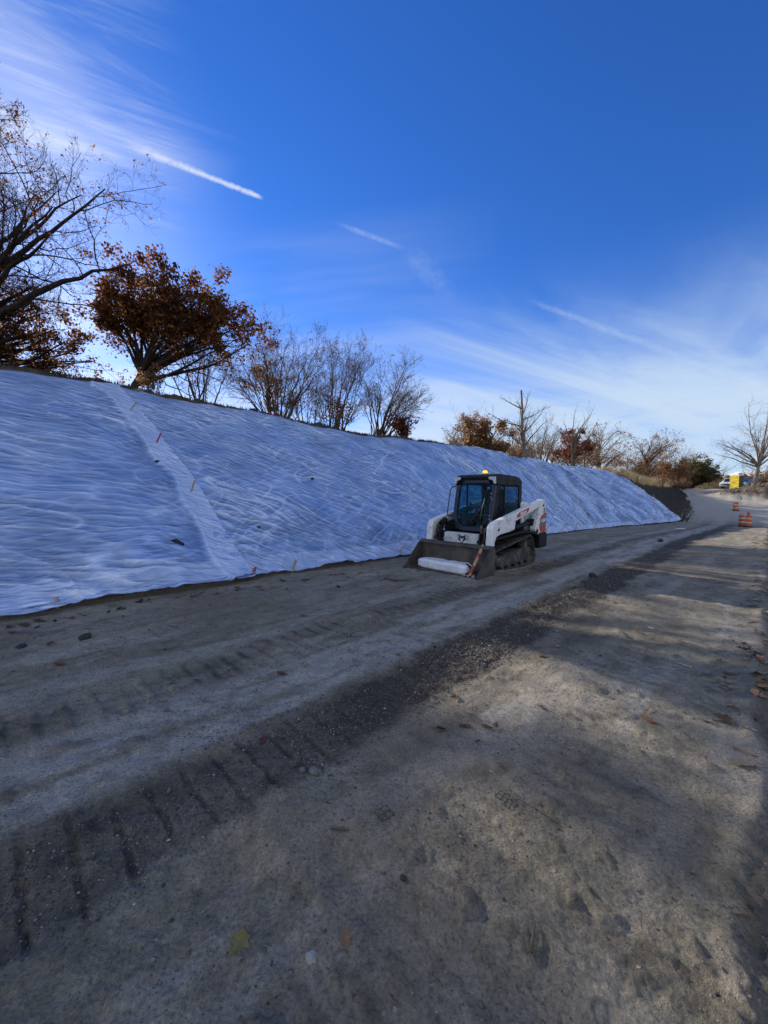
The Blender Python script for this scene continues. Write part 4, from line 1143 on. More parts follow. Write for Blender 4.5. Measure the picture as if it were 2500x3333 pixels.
CHROME = simple_mat('lamp_reflector', (.55, .57, .6), .22, .7, var=.2, scale=30)
SEATM = simple_mat('black_seat_vinyl', (.016, .018, .022), .6, var=.3)
CABIN = simple_mat('cab_interior', (.03, .032, .036), .8, var=.3)

def glass_mat(name, col, t=.55, rough=.03):
    m, nt, b = new_mat(name)
    b.inputs['Base Color'].default_value = (.01, .02, .035, 1); b.inputs['Roughness'].default_value = rough
    b.inputs['Specular IOR Level'].default_value = .6
    tc = N(nt, 'ShaderNodeTexCoord').outputs['Object']
    n = noise_node(nt, 9, 6, .7, tc).outputs['Fac']
    tp = N(nt, 'ShaderNodeBsdfTransparent'); tp.inputs['Color'].default_value = (*col, 1)
    mx = N(nt, 'ShaderNodeMixShader'); L(nt, maprange(nt, n, .4, .75, t, t - .15), mx.inputs[0])
    L(nt, b.outputs[0], mx.inputs[1]); L(nt, tp.outputs[0], mx.inputs[2])
    L(nt, mx.outputs[0], nt.nodes['Material Output'].inputs['Surface'])
    return m
CABGL = glass_mat('cab_glass', (.66, .90, .97), .90)

ORG = Vector((2.30, 8.75, 0)); FDIR = Vector((-.702, -.712, 0))
ORG.z = np.mean([surf(ORG.x + a, ORG.y + b_) for a in (-.7, 0, .7) for b_ in (-.7, 0, .7)]) - .012
LD = empty('compact_track_loader', ORG, math.atan2(FDIR.y, FDIR.x))
tag(LD, 'white compact track loader with black caged cab, rubber tracks and lowered dirt bucket', 'loader')

def text_mesh(name, s, size, mat, parent, loc, rot, off=.012, ext=.002):
    cu = bpy.data.curves.new(name, 'FONT'); cu.body = s; cu.size = size; cu.offset = off * size; cu.extrude = ext
    cu.align_x = 'CENTER'; cu.align_y = 'CENTER'; cu.resolution_u = 3
    tmp = bpy.data.objects.new(name, cu); COL.objects.link(tmp)
    bpy.context.view_layer.update()
    me = bpy.data.meshes.new_from_object(tmp.evaluated_get(bpy.context.evaluated_depsgraph_get()))
    bpy.data.objects.remove(tmp); bpy.data.curves.remove(cu)
    me.name = name; me.materials.clear(); me.materials.append(mat)
    o = bpy.data.objects.new(name, me); COL.objects.link(o); o.parent = parent
    o.location = loc; o.rotation_euler = rot
    return o

def arc(cx, cz, r, a0, a1, n=8):
    return [(cx + r * math.cos(R(a0 + (a1 - a0) * i / n)), cz + r * math.sin(R(a0 + (a1 - a0) * i / n))) for i in range(n + 1)]

# --- chassis between the tracks and tail
m = MB()
m.prism([(.95, .30), (.95, .66), (.45, .80), (-1.05, .80), (-1.22, .70), (-1.22, .32), (-.9, .24), (.8, .24)], -.40, .40)
chassis = m.build('chassis', DARKP, LD, .015)
m = MB()
m.prism([(-.74, 1.02), (-.74, 1.40), (-.95, 1.42), (-1.42, 1.30), (-1.48, 1.0), (-1.46, .72), (-1.0, .72)], -.54, .54)
hood = m.build('engine_hood', WHITE, LD, .03)
for c_, d_ in (((-1.10, .30, 1.405), (.05, .03, .03)), ((-.84, .36, 1.43), (.04, .04, .03))):
    m = MB(); m.box(c_, d_); m.build('hood_latch', DARKP, hood, .004)
m = MB(); m.prism([(-1.02, .30), (-1.02, .74), (-1.50, .74), (-1.52, .40), (-1.44, .30)], -.60, .60); m.build('rear_bumper', DARKP, LD, .02)
for s in (1, -1):
    m = MB(); m.prism([(-1.06, .33), (-1.06, .70), (-1.46, .70), (-1.50, .62), (-1.50, .36), (-1.45, .33)], s * .60, s * .82)
    m.build('counterweight', DARKP, LD, .018)
# fenders / side tubes over the tracks
for s in (1, -1):
    m = MB()
    m.prism([(-1.02, .74), (-.2, .80), (.95, .745), (1.03, .66), (1.05, .62), (.95, .70), (-.2, .755), (-1.0, .69)], s * .42, s * .80)
    m.build('fender', DARKP, LD, .006)
    m = MB(); m.prism([(.85, .74), (.85, 1.0), (-.95, 1.22), (-1.0, .78)], s * .44, s * .50); m.build('engine_side_panel', DARKP, LD, .01)
    m = MB(); m.tube([(.12, s * .66, .86), (-.85, s * .66, .93)], .052, 12); m.tube([(-.85, s * .66, .93), (-1.15, s * .66, .95)], .03, 10)
    m.cyl((-.93, s * .66, .94), .085, .14, 'y', 14)
    m.build('lift_cylinder', DARKP, LD)
    m = MB(); m.box((-.22, s * .60, .99), (.07, .04, .34), (0, R(8), 0)); m.build('linkage', WHITE, LD, .006)
    m = MB(); m.box((-.62, s * .60, 1.08), (.09, .04, .38), (0, R(-10), 0)); m.build('linkage', WHITE, LD, .006)

# --- lift arms
def lift_arm(s):
    y0, y1 = (.665, .805)
    top = [(-1.40, 1.44), (-1.36, 1.475), (-1.25, 1.47), (.93, 1.065)]
    knee = [(1.00, 1.045), (1.06, 1.00), (1.09, .94)]
    down = [(1.145, .52), (1.14, .30), (1.05, .29)]
    under = [(1.03, .50), (1.00, .66), (.94, .76), (.80, .80), (.32, .835), (.16, .86), (.14, 1.03)]
    beam = [(-.85, 1.245), (-1.10, 1.31)]
    up = [(-.93, .92), (-.86, .80), (-.90, .70), (-1.05, .66), (-1.44, .66), (-1.46, 1.0)]
    poly = top + knee + down + under + beam + up
    m = MB(); m.prism(poly, s * y0, s * y1)
    return m.build('lift_arm', WHITE, LD, .018)
armL, armR = lift_arm(1), lift_arm(-1)
for s, arm in ((1, armL), (-1, armR)):
    for (x_, z_, r_, h_) in ((1.09, .36, .045, .17), (.88, .90, .022, .16), (-1.28, 1.33, .03, .16), (-.95, .74, .05, .17)):
        m = MB(); m.cyl((x_, s * .735, z_), r_, h_, 'y', 14); m.build('pivot_pin', DARKP, arm, .004)
# decals on the left arm (facing the camera)
yo = .8065
def decal(poly, mat, parent, th=.003, y=yo):
    m = MB(); m.prism(poly, y, y + th); return m.build('decal', mat, parent)
sl = (1.47 - 1.065) / (-1.25 - .93)          # slope of the arm's top edge
def zt(x): return 1.065 + (x - .93) * sl
q = decal([(.10, zt(.10) - .125), (.06, zt(.06) - .05), (-.02, zt(0) - .025), (-.50, zt(-.50) - .025), (-.52, zt(-.52) - .055), (-.42, zt(-.42) - .125)], DECO, armL)
rotL = Matrix(((-1, 0, 0), (0, 0, 1), (0, 1, 0))).to_euler()
ang = math.atan2(-sl, 1)
rl = (Matrix.Rotation(ang, 3, 'Y') @ Matrix(((-1, 0, 0), (0, 0, 1), (0, 1, 0)))).to_euler()
text_mesh('lettering', 'Bobcat', .105, LETW, q, (-.22, yo + .0035, zt(-.22) - .076), rl, .03)
decal([(-1.09, 1.00), (-1.17, 1.09), (-1.445, 1.165), (-1.45, 1.09), (-1.19, 1.02), (-1.12, .94)], DECO, armL)
g = decal([(-1.125, .935), (-1.195, 1.015), (-1.452, 1.085), (-1.445, .90), (-1.06, .845), (-1.09, .90)], DECG, armL)
text_mesh('lettering', 'T450', .125, LETW, g, (-1.29, yo + .0035, .965), (Matrix.Rotation(ang, 3, 'Y') @ Matrix(((-1, 0, 0), (0, 0, 1), (0, 1, 0)))).to_euler(), .03)
decal([(-1.06, .838), (-1.445, .893), (-1.44, .73), (-1.32, .685), (-1.12, .72)], DECO, armL)
# black warning marks on the upright
m = MB()
for (x, z, w, h) in ((-1.335, 1.235, .075, .045), (-1.335, 1.18, .06, .035), (-1.335, 1.13, .075, .03)):
    m.prism([(x - w/2, z - h/2), (x + w/2, z - h/2), (x + w*.3, z + h/2), (x - w/2, z + h/2)], yo, yo + .003)
m.build('warning_marks', LETK, armL)
m = MB(); m.prism([(.83, .885), (.87, .885), (.86, .955), (.84, .955)], yo, yo + .004); m.build('arm_slot', LETK, armL)

# --- front cross panel, quick hitch, tilt cylinders
m = MB(); m.prism([(.90, .56), (.90, .80), (1.0, .79), (1.03, .56)], -.40, .44); xp = m.build('front_panel', simple_mat('scuffed_white_paint', (.55, .56, .55), .5, var=.15, scale=9, dirt=(.13, .125, .11), dirt_amt=.8, dirt_scale=7), LD, .012)
# cat-head emblem: black silhouette with pale eye patches
head = [(-.095, .075), (-.075, .02), (-.085, -.01), (-.10, -.045), (-.06, -.04), (-.05, -.075), (-.018, -.055), (-.022, -.10), (0, -.125), (.022, -.10), (.018, -.055), (.05, -.075), (.06, -.04), (.10, -.045), (.085, -.01), (.075, .02), (.095, .075), (.045, .045), (0, .03), (-.045, .045)]
m = MB(); m.prism(head, 0, .004, 'z'); em = m.build('emblem', LETK, xp); em.location = (1.018, .06, .70); em.rotation_euler = (R(90), 0, R(90)); em.rotation_euler = (Matrix.Rotation(R(7), 3, 'Y').inverted() @ Matrix(((0, 0, 1), (1, 0, 0), (0, 1, 0)))).to_euler()
m = MB(); m.prism([(-.05, .005), (-.012, -.02), (0, -.05), (.012, -.02), (.05, .005), (.028, -.03), (.012, -.085), (-.012, -.085), (-.028, -.03)], 0, .007, 'z'); m.build('emblem_face', LETW, em)
for s in (1, -1):
    m = MB(); m.tube([(.88, s * .54, .98), (1.07, s * .54, .42)], .045, 12); m.tube([(.80, s * .52, 1.05), (.95, s * .52, .95)], .06, 12); m.build('tilt_cylinder', DARKP, LD)
    m = MB(); m.tube([(.82, s * .57, 1.0), (.98, s * .60, .82), (1.06, s * .60, .58)], .014, 8); m.build('hydraulic_hose', RUBBER, LD)
    m = MB(); m.tube([(.85, s * .60, 1.03), (1.02, s * .585, .90), (1.06, s * .60, .62), (1.08, s * .60, .50)], .016, 8); m.build('hydraulic_hose', RUBBER, LD)
    m = MB(); m.prism([(.95, .92), (1.05, .80), (1.12, .34), (1.02, .34), (.93, .60)], s * .48, s * .51); m.build('arm_inner_plate', DARKP, LD, .006)
m = MB(); m.tube([(.98, .50, .96), (1.02, .52, .92), (1.0, .51, .86), (1.04, .53, .83)], .03, 8); m.build('coupler_block', IRON, LD)
m = MB(); m.box((1.095, 0, .40), (.08, 1.10, .13)); m.box((1.10, .33, .34), (.09, .14, .36)); m.box((1.10, -.33, .34), (.09, .14, .36)); m.build('quick_hitch', DARKP, LD, .012)

# --- bucket
BK = MB()
shell = [(1.66, .035), (1.34, .045), (1.245, .075), (1.19, .15), (1.165, .28), (1.16, .56), (1.205, .585), (1.205, .565), (1.19, .55), (1.195, .285), (1.22, .165), (1.265, .10), (1.345, .072), (1.66, .062)]
BK.prism(shell, -.86, .86)
bucket = BK.build('bucket', STEEL, LD, .004)
for s in (1, -1):
    m = MB(); m.prism([(1.155, .03), (1.15, .565), (1.23, .60), (1.30, .555), (1.80, .075), (1.80, .03), (1.35, .018)], s * .86, s * .885); m.build('side_plate', STEEL, bucket, .004)
m = MB(); m.prism([(1.60, .016), (1.60, .034), (1.83, .028), (1.845, .016)], -.885, .885); m.build('cutting_edge', EDGE, bucket, .002)
m = MB(); m.prism([(1.135, .565), (1.135, .615), (1.25, .60), (1.27, .555), (1.24, .585), (1.16, .590)], -.87, .87); m.build('top_lip', STEEL, bucket, .005)
for y in (-.55, -.2, .2, .55):
    m = MB(); m.box((1.195, y, .605), (.07, .20, .02), (0, R(6), 0)); m.build('lip_pad', STEEL, bucket, .004)
for y in np.linspace(-.72, .72, 7):
    m = MB(); m.cyl((1.72, y, .036), .020, .012, 'z', 8); m.build('edge_bolt', EDGE, bucket)

# --- cab: black frame with roof, posts, door and mesh windows
fb, ft = .60, .36                           # front face: x at the bottom (z .80) and at the top (z 1.98)
def xf(z): return fb + (ft - fb) * (z - .80) / 1.18
cw = .49
m = MB()
m.prism([(.40, 1.90), (.42, 1.97), (.40, 2.02), (.30, 2.035), (-.55, 2.005), (-.70, 1.98), (-.80, 1.92), (-.82, 1.83), (-.5, 1.87), (.34, 1.90)], -cw, cw)
cab = m.build('cab_roof', DARKP, LD, .03, seg=3)
cab.name = 'cab_roof'
m = MB(); m.prism([(.10, 2.03), (-.50, 2.012), (-.5, 2.032), (.08, 2.05)], -.36, .36); m.build('roof_panel', DARKP, cab, .01)
def framed(outer, inner, x0=-.02, x1=.02):
    """flat ring between two outlines of equal length (YZ), as solid"""
    n = len(outer); v = []
    for x in (x0, x1):
        v += [(x + xf(z), y, z) for y, z in outer] + [(x + xf(z), y, z) for y, z in inner]
    f = []
    for i in range(n):
        j = (i + 1) % n
        f += [(i, j, n + j, n + i), (2*n + i, 3*n + i, 3*n + j, 2*n + j), (i, 2*n + i, 2*n + j, j), (n + i, n + j, 3*n + j, 3*n + i)]
    mm = MB(); mm.add(v, f); return mm
def rrect(y0, y1, z0, z1, rb, rt, n=5):
    p = []
    for cy, cz, r, a in ((y1 - rt, z1 - rt, rt, 0), (y0 + rt, z1 - rt, rt, 90), (y0 + rb, z0 + rb, rb, 180), (y1 - rb, z0 + rb, rb, 270)):
        p += [(cy + r * math.cos(R(a + 90 * i / n)), cz + r * math.sin(R(a + 90 * i / n))) for i in range(n + 1)]
    return p
DOORM = simple_mat('dark_blue_door_frame', (.012, .016, .032), .4, var=.3, scale=5)
fo = rrect(-cw, cw, .80, 1.93, .30, .06); fi = rrect(-cw + .085, cw - .085, .90, 1.84, .26, .15)
door = framed(fo, fi).build('cab_door', DOORM, LD, .008)
gi = [(y, z) for y, z in fi]
v = [(xf(z) - .004, y, z) for y, z in gi] + [(xf(z) + .004, y, z) for y, z in gi]; n_ = len(gi)
m = MB(); m.add(v, [tuple(range(n_)), tuple(range(2*n_ - 1, n_ - 1, -1))] + [(i, (i+1) % n_, n_ + (i+1) % n_, n_ + i) for i in range(n_)])
m.build('windscreen', CABGL, door)
m = MB()
def onf(y, z, o=.03): return (xf(z) + o, y, z)
m.tube([onf(-.02, .98, .035), onf(.24, 1.33, .045)], .011, 8); m.tube([onf(.02, .96, .035), onf(.27, 1.30, .045)], .008, 8)
m.tube([onf(.22, 1.02, .03), onf(.255, 1.32, .045), onf(.30, 1.68, .03)], [.010, .018, .008], 8)
m.box(onf(0, .965, .03), (.05, .17, .075)); m.build('wiper', DARKP, door)
m = MB()
for (y, z) in ((.405, 1.62), (.405, 1.54), (.44, 1.50), (.425, 1.16), (.43, 1.08), (.46, 1.05), (-.44, 1.60)):
    m = MB(); m.cyl(onf(y, z, .022), .012, .014, 'x', 8); m.build('door_bolt', CHROME, door)
m = MB(); m.tube([onf(-.50, 1.78, .0), onf(-.60, 1.76, .03), onf(-.635, 1.70, .03), onf(-.645, 1.18, .03), onf(-.62, 1.10, .03), onf(-.50, 1.12, 0)], .012, 8); m.build('grab_rail', DARKP, door)
# side walls
for s in (1, -1):
    y0, y1 = s * (cw - .035), s * cw
    o_ = [(xf(.80), .80), (xf(1.93) - .01, 1.90), (-.79, 1.88), (-.80, .95), (-.70, .80)]
    # posts and rails as one welded frame
    fr = MB()
    fr.prism([(xf(.80) , .80), (xf(1.93), 1.91), (xf(1.93) - .13, 1.91), (xf(.80) - .15, .80)], y0, y1)
    fr.prism([(-.66, 1.90), (-.80, 1.90), (-.81, .95), (-.68, .95)], y0, y1)
    fr.prism([(xf(1.91) - .12, 1.91), (-.67, 1.89), (-.67, 1.80), (xf(1.8) - .125, 1.81)], y0 - s*.002, y1 - s * .002)
    fr.prism([(xf(.80) - .14, .80), (xf(1.05) - .14, 1.06), (-.68, 1.14), (-.68, .84)], y0 - s*.002, y1 - s * .002)
    fr.prism([(.02, 1.82), (-.01, 1.82), (-.01, 1.05), (.02, 1.05)], y0, y1 - s * .004)
    sf = fr.build('side_frame', DARKP, LD, .006)
    g = MB()
    xs = np.arange(-.66, xf(1.4) - .12, .052); zs = np.arange(1.14, 1.81, .052)
    for x in xs: g.box((x, s * (cw - .022), 1.46), (.007, .006, .72))
    for z in zs: g.box(((-.67 + xf(z) - .12) / 2, s * (cw - .016), z), (xf(z) - .12 + .67, .006, .007))
    g.build('window_mesh', DARKP, sf)
    p = MB(); p.prism([(xf(1.06) - .14, 1.06), (xf(1.81) - .125, 1.81), (-.67, 1.80), (-.67, 1.14)], s * (cw - .034), s * (cw - .030)); p.build('side_window', CABGL, sf)
m = MB(); m.box((-.795, 0, 1.08), (.03, .90, .36)); m.box((-.795, 0, 1.83), (.03, .90, .12)); m.box((-.795, .44, 1.4), (.03, .07, .9)); m.box((-.795, -.44, 1.4), (.03, .07, .9)); rw = m.build('rear_frame', DARKP, LD, .006)
m = MB(); m.box((-.79, 0, 1.52), (.006, .82, .52)); m.build('rear_window', CABGL, rw)
m = MB(); m.box((-.1, 0, .84), (1.3, .90, .05)); m.box((.1, .38, 1.02), (.5, .12, .25)); m.box((.1, -.38, 1.02), (.5, .12, .25)); m.build('cab_floor', CABIN, LD, .01)
m = MB(); m.box((-.28, 0, 1.06), (.46, .46, .14)); m.prism([(-.42, 1.10), (-.52, 1.62), (-.46, 1.72), (-.38, 1.70), (-.30, 1.12)], -.22, .22); seat = m.build('seat', SEATM, LD, .05, seg=3)
m = MB(); m.box((-.45, 0, 1.76), (.09, .24, .14)); m.build('headrest', SEATM, seat, .03)
for s in (1, -1):
    m = MB(); m.tube([(.12, s * .30, 1.14), (.16, s * .29, 1.32)], .013, 8); m.tube([(.16, s * .29, 1.30), (.17, s * .28, 1.40)], .026, 10); m.build('joystick', SEATM, LD)
m = MB(); m.tube([(-.05, -.36, 1.30), (.25, -.34, 1.30), (.25, .34, 1.30), (-.05, .36, 1.30)], .018, 8); m.build('lap_bar', SEATM, LD)
# lamps, beacon
LENS = simple_mat('lamp_lens', (.50, .54, .60), .12, var=.35, scale=40)
for s in (1, -1):
    m = MB(); m.prism([(.34, 1.80), (.34, 1.99), (.46, 1.985), (.47, 1.92), (.42, 1.80)], s * .33, s * .53); hb = m.build('headlamp', DARKP, LD, .02)
    m = MB(); m.prism([(s * .355, 1.975), (s * .515, 1.975), (s * .515, 1.825), (s * .47, 1.83), (s * .44, 1.90), (s * .355, 1.925)], .452, .476, 'x'); m.build('lens', LENS, hb, .006)
BE, nt, b = new_mat('amber_beacon'); b.inputs['Base Color'].default_value = (.9, .38, .02, 1); b.inputs['Emission Color'].default_value = (1, .48, .03, 1); b.inputs['Emission Strength'].default_value = .95; b.inputs['Roughness'].default_value = .2
m = MB(); m.lathe([(.06, 2.04), (.062, 2.06), (.05, 2.062)], (.12, .06, 0)); bb = m.build('beacon_base', DARKP, LD)
m = MB(); m.lathe([(.045, 2.06), (.052, 2.07), (.052, 2.10), (.038, 2.125), (.012, 2.132)], (.12, .06, 0), 16); m.build('beacon_lens', BE, bb, smooth=True)

# --- tracks
def hull_path(circs, step=.02):
    """outline of a belt round circles (x, z, r), counter-clockwise"""
    pts = []
    for (x, z, r) in circs: pts += [(x + r * math.cos(a), z + r * math.sin(a)) for a in np.linspace(0, 2 * math.pi, 90, endpoint=False)]
    pts = sorted(set((round(a, 5), round(b_, 5)) for a, b_ in pts))
    def half(ps):
        h = []
        for p in ps:
            while len(h) >= 2 and (h[-1][0]-h[-2][0])*(p[1]-h[-2][1]) - (h[-1][1]-h[-2][1])*(p[0]-h[-2][0]) <= 0: h.pop()
            h.append(p)
        return h
    lo, up = half(pts), half(pts[::-1])
    P = np.array(lo[:-1] + up[:-1] + [lo[0]])
    d = np.concatenate([[0], np.cumsum(np.linalg.norm(np.diff(P, axis=0), axis=1))])
    n = int(d[-1] / step); q = np.linspace(0, d[-1], n, endpoint=False)
    return np.stack([np.interp(q, d, P[:, 0]), np.interp(q, d, P[:, 1])], -1), d[-1]
CIR = [(.90, .25, .235), (-.72, .225, .21), (-.60, .46, .215)]
path, Lp = hull_path(CIR, .02)
n_ = len(path)
for s in (1, -1):
    yc = s * .625; hw = .165
    tg = np.roll(path, -1, 0) - np.roll(path, 1, 0); tg /= np.linalg.norm(tg, axis=1, keepdims=True)
    nr = np.stack([tg[:, 1], -tg[:, 0]], -1)
    V = []
    for o, y in ((0, yc - hw), (0, yc + hw), (-.030, yc + hw), (-.030, yc - hw)):
        V.append(np.stack([path[:, 0] + nr[:, 0] * o, np.full(n_, y), path[:, 1] + nr[:, 1] * o], -1))
    V = np.stack(V, 1).reshape(-1, 3)
    i = np.arange(n_)[:, None]; j = np.arange(4)[None]; i2 = (i + 1) % n_; j2 = (j + 1) % 4
    Fq = np.stack([i*4 + j, i*4 + j2, i2*4 + j2, i2*4 + j], -1).reshape(-1, 4)
    if s: trk = mesh_np('rubber_track', V, Fq, RUBBER, LD)
    lug = MB()
    nl = int(Lp / .098)
    for k in range(nl):
        a = k / nl * n_; ia = int(a) % n_
        p, t_, nn = path[ia], tg[ia], nr[ia]
        for (yy0, yy1, sh) in ((yc - hw + .002, yc - .012, 0.0), (yc + .012, yc + hw - .002, .03)):
            vs = []
            for o, e in ((-.004, .030), (.026, .022)):
                for (y, sk) in ((yy0, -.014), (yy1, .014)):
                    for dd in (-e, e):
                        q = p + t_ * (dd + sk + sh) + nn * o
                        vs.append((q[0], y, q[1]))
            lug.add(vs, [(0,1,3,2), (4,6,7,5), (0,4,5,1), (2,3,7,6), (0,2,6,4), (1,5,7,3)])
    lug.build('tread_lugs', RUBBER, trk, .005)
    m = MB(); m.prism([(.80, .16), (.82, .30), (.45, .37), (-.30, .40), (-.62, .30), (-.62, .15), (-.4, .115), (.6, .115)], yc - .10, yc + .115); m.box((.35, yc + .118, .25), (.62, .02, .14)); m.box((-.32, yc + .118, .25), (.45, .02, .13))
    tf = m.build('track_frame', IRON, LD, .012)
    m = MB(); m.cyl((.90, yc, .25), .20, .17, 'y', 28); m.cyl((.90, yc + s * .09, .25), .075, .03, 'y', 16); m.build('front_idler', IRON, LD, .01)
    m = MB(); m.cyl((-.72, yc, .225), .175, .17, 'y', 28); m.cyl((-.72, yc + s * .09, .225), .06, .03, 'y', 16); m.build('rear_idler', IRON, LD, .01)
    m = MB()
    m.cyl((-.60, yc, .46), .15, .09, 'y', 24); m.cyl((-.60, yc + s * .05, .46), .10, .05, 'y', 16)
    for k in range(13):
        a = 2 * math.pi * k / 13; m.box((-.60 + .165 * math.cos(a), yc, .46 + .165 * math.sin(a)), (.05, .07, .035), (0, -a, 0))
    m.build('drive_sprocket', IRON, LD, .006)
    for x in (.52, .22, -.08, -.38):
        m = MB(); m.cyl((x, yc, .125), .088, .20, 'y', 18); m.build('track_roller', IRON, LD, .01)

# --- load in the bucket (things of their own)
def lw(x, y, z): return LD.matrix_basis @ Vector((x, y, z))
PK = simple_mat('folded_white_film', (.72, .75, .80), .35, var=.12, scale=6, spec=.6, dirt=(.35, .33, .3), dirt_amt=.25, dirt_scale=9, bumps=.45)
bm = bmesh.new(); bmesh.ops.create_cube(bm, size=1)
bmesh.ops.subdivide_edges(bm, edges=bm.edges[:], cuts=14, use_grid_fill=True)
from mathutils import noise as mn
for v in bm.verts:
    c = v.co.copy()
    r4 = (abs(c.x * 2) ** 6 + abs(c.y * 2) ** 6 + abs(c.z * 2) ** 6) ** (1 / 6)
    c = c / max(r4, .3) if r4 > .5 else c
    c = Vector((c.x * .34, c.y * 1.24, c.z * .19))
    pinch = math.exp(-((c.y - .02) / .035) ** 2)
    c.x *= 1 - .04 * pinch; c.z *= 1 - .14 * pinch
    f = .014 * mn.noise(c * 7) + .010 * abs(mn.noise(Vector((c.x * 6, c.y * 16, c.z * 14)))) + .016 * mn.noise(c * 2.5)
    v.co = c + v.normal * f
    if v.co.y > .45: v.co.z += .02 * mn.noise(Vector((v.co.x * 12, v.co.y * 12, 2)))
me = bpy.data.meshes.new('folded_plastic_roll'); bm.to_mesh(me); bm.free()
me.polygons.foreach_set('use_smooth', [True] * len(me.polygons)); me.materials.append(PK)
pk = bpy.data.objects.new('folded_plastic_roll', me); COL.objects.link(pk)
pk.location = lw(1.43, -.10, .16); pk.rotation_euler = (0, 0, LD.rotation_euler.z + R(-3))
tag(pk, 'long folded bundle of white plastic film lying in the loader bucket', 'plastic bundle')

def beam(name, p0, p1, w, h, mat, label, cat, group=None, paint=None):
    p0, p1 = Vector(p0), Vector(p1); d = p1 - p0
    o = empty(name, p0); o.rotation_euler = d.to_track_quat('Z', 'Y').to_euler(); tag(o, label, cat, group)
    m = MB(); Ld = d.length
    m.prism([(-w/2, 0), (w/2, 0), (w/2, Ld - w * 1.6), (w*.1, Ld), (-w/2, Ld - w * 1.2)], -h/2, h/2); m.build('shaft', mat, o, .003)
    if paint:
        for a, b_ in paint:
            t = MB(); t.prism([(-w/2 - .001, a), (w/2 + .001, a + .01), (w/2 + .001, b_), (-w/2 - .001, b_ - .015)], -h/2 - .001, h/2 + .001); t.build('paint_mark', REDP, o)
    return o
beam('wooden_stake', lw(1.60, .62, .075), lw(1.19, .66, .64), .055, .03, WOOD, 'long wooden stake with orange paint leaning across the loader bucket', 'stake', None, [(.04, .22), (.40, .50)])
beam('wooden_stake', lw(1.50, .80, .09), lw(1.30, .78, .27), .04, .03, WOOD, 'short pale stake stub against the inner side of the bucket', 'stake')
beam('iron_bar', lw(1.52, .70, .14), lw(1.46, .45, .27), .03, .03, BLACK, 'short black bar crossing the painted stake in the bucket', 'bar')
for k, (x, y) in enumerate(((1.64, .46), (1.66, .62), (1.68, .74), (1.60, .70), (1.67, .54))):
    clod('stone', lw(x, y, .085), .028 + .006 * (k % 3), simple_mat('pale_stone_%d' % k if False else 'pale_stone', (.30, .27, .23), .8, var=.3, scale=20), 'small pale stone on the bucket floor beside the stakes', 'stone', 200 + k, 'stones on the bucket floor')
# ------------------------------------------------------------------ far end of the road
ORANGE = simple_mat('drum_orange', (.45, .10, .03), .5, var=.15, scale=6, dirt=(.2, .1, .06), dirt_amt=.4)
DRUMW = simple_mat('drum_pale_band', (.62, .40, .30), .45, var=.15, scale=6)
def drum(p, label, tilt=(0, 0, 0), h=.92, r=.25, grp='orange traffic drums on the road'):
    o = empty('traffic_drum', p); o.rotation_euler = tilt; tag(o, label, 'traffic drum', grp)
    m = MB(); m.lathe([(r * 1.25, 0), (r * 1.25, .07), (r * 1.02, .09)], k=20); m.build('rubber_base', BLACK, o)
    m = MB(); m.lathe([(r, .09), (r, .27), (r * .965, .28), (r * .965, .47), (r * .93, .48), (r * .93, .67), (r * .90, .68), (r * .90, h - .03), (r * .75, h), (r * .2, h)], k=20); b_ = m.build('barrel', ORANGE, o)
    m = MB()
    for a, c in ((.28, .37), (.56, .66)): m.lathe([(r * .985, a), (r * .985, c)], k=20)
    m.build('band', DRUMW, o)
    m = MB(); m.tube([(-.10, 0, h), (-.08, 0, h + .07), (.08, 0, h + .07), (.10, 0, h)], .02, 6); m.build('handle', ORANGE, o)
    return o
g = ground_at(2395, 1663); drum(g, 'single upright orange traffic drum at the edge of the tree shadow', h=.84, r=.22)
def down(px, py): return ground_at(px, py)
p1, p2, p3 = down(2415, 1713), down(2434, 1716), down(2440, 1705)
drum(p1, 'left one of the two orange drums set tight together in the shade', (0, R(-3), 0), .80, .19)
drum(p2, 'right one of the two orange drums set tight together in the shade', (0, R(3), .3), .80, .19)
beam('barricade_board', p3 + Vector((.15, .3, .02)), p3 + Vector((.2, .35, 1.0)), .20, .03, REDP, 'narrow orange barricade board standing behind the paired drums', 'barricade')

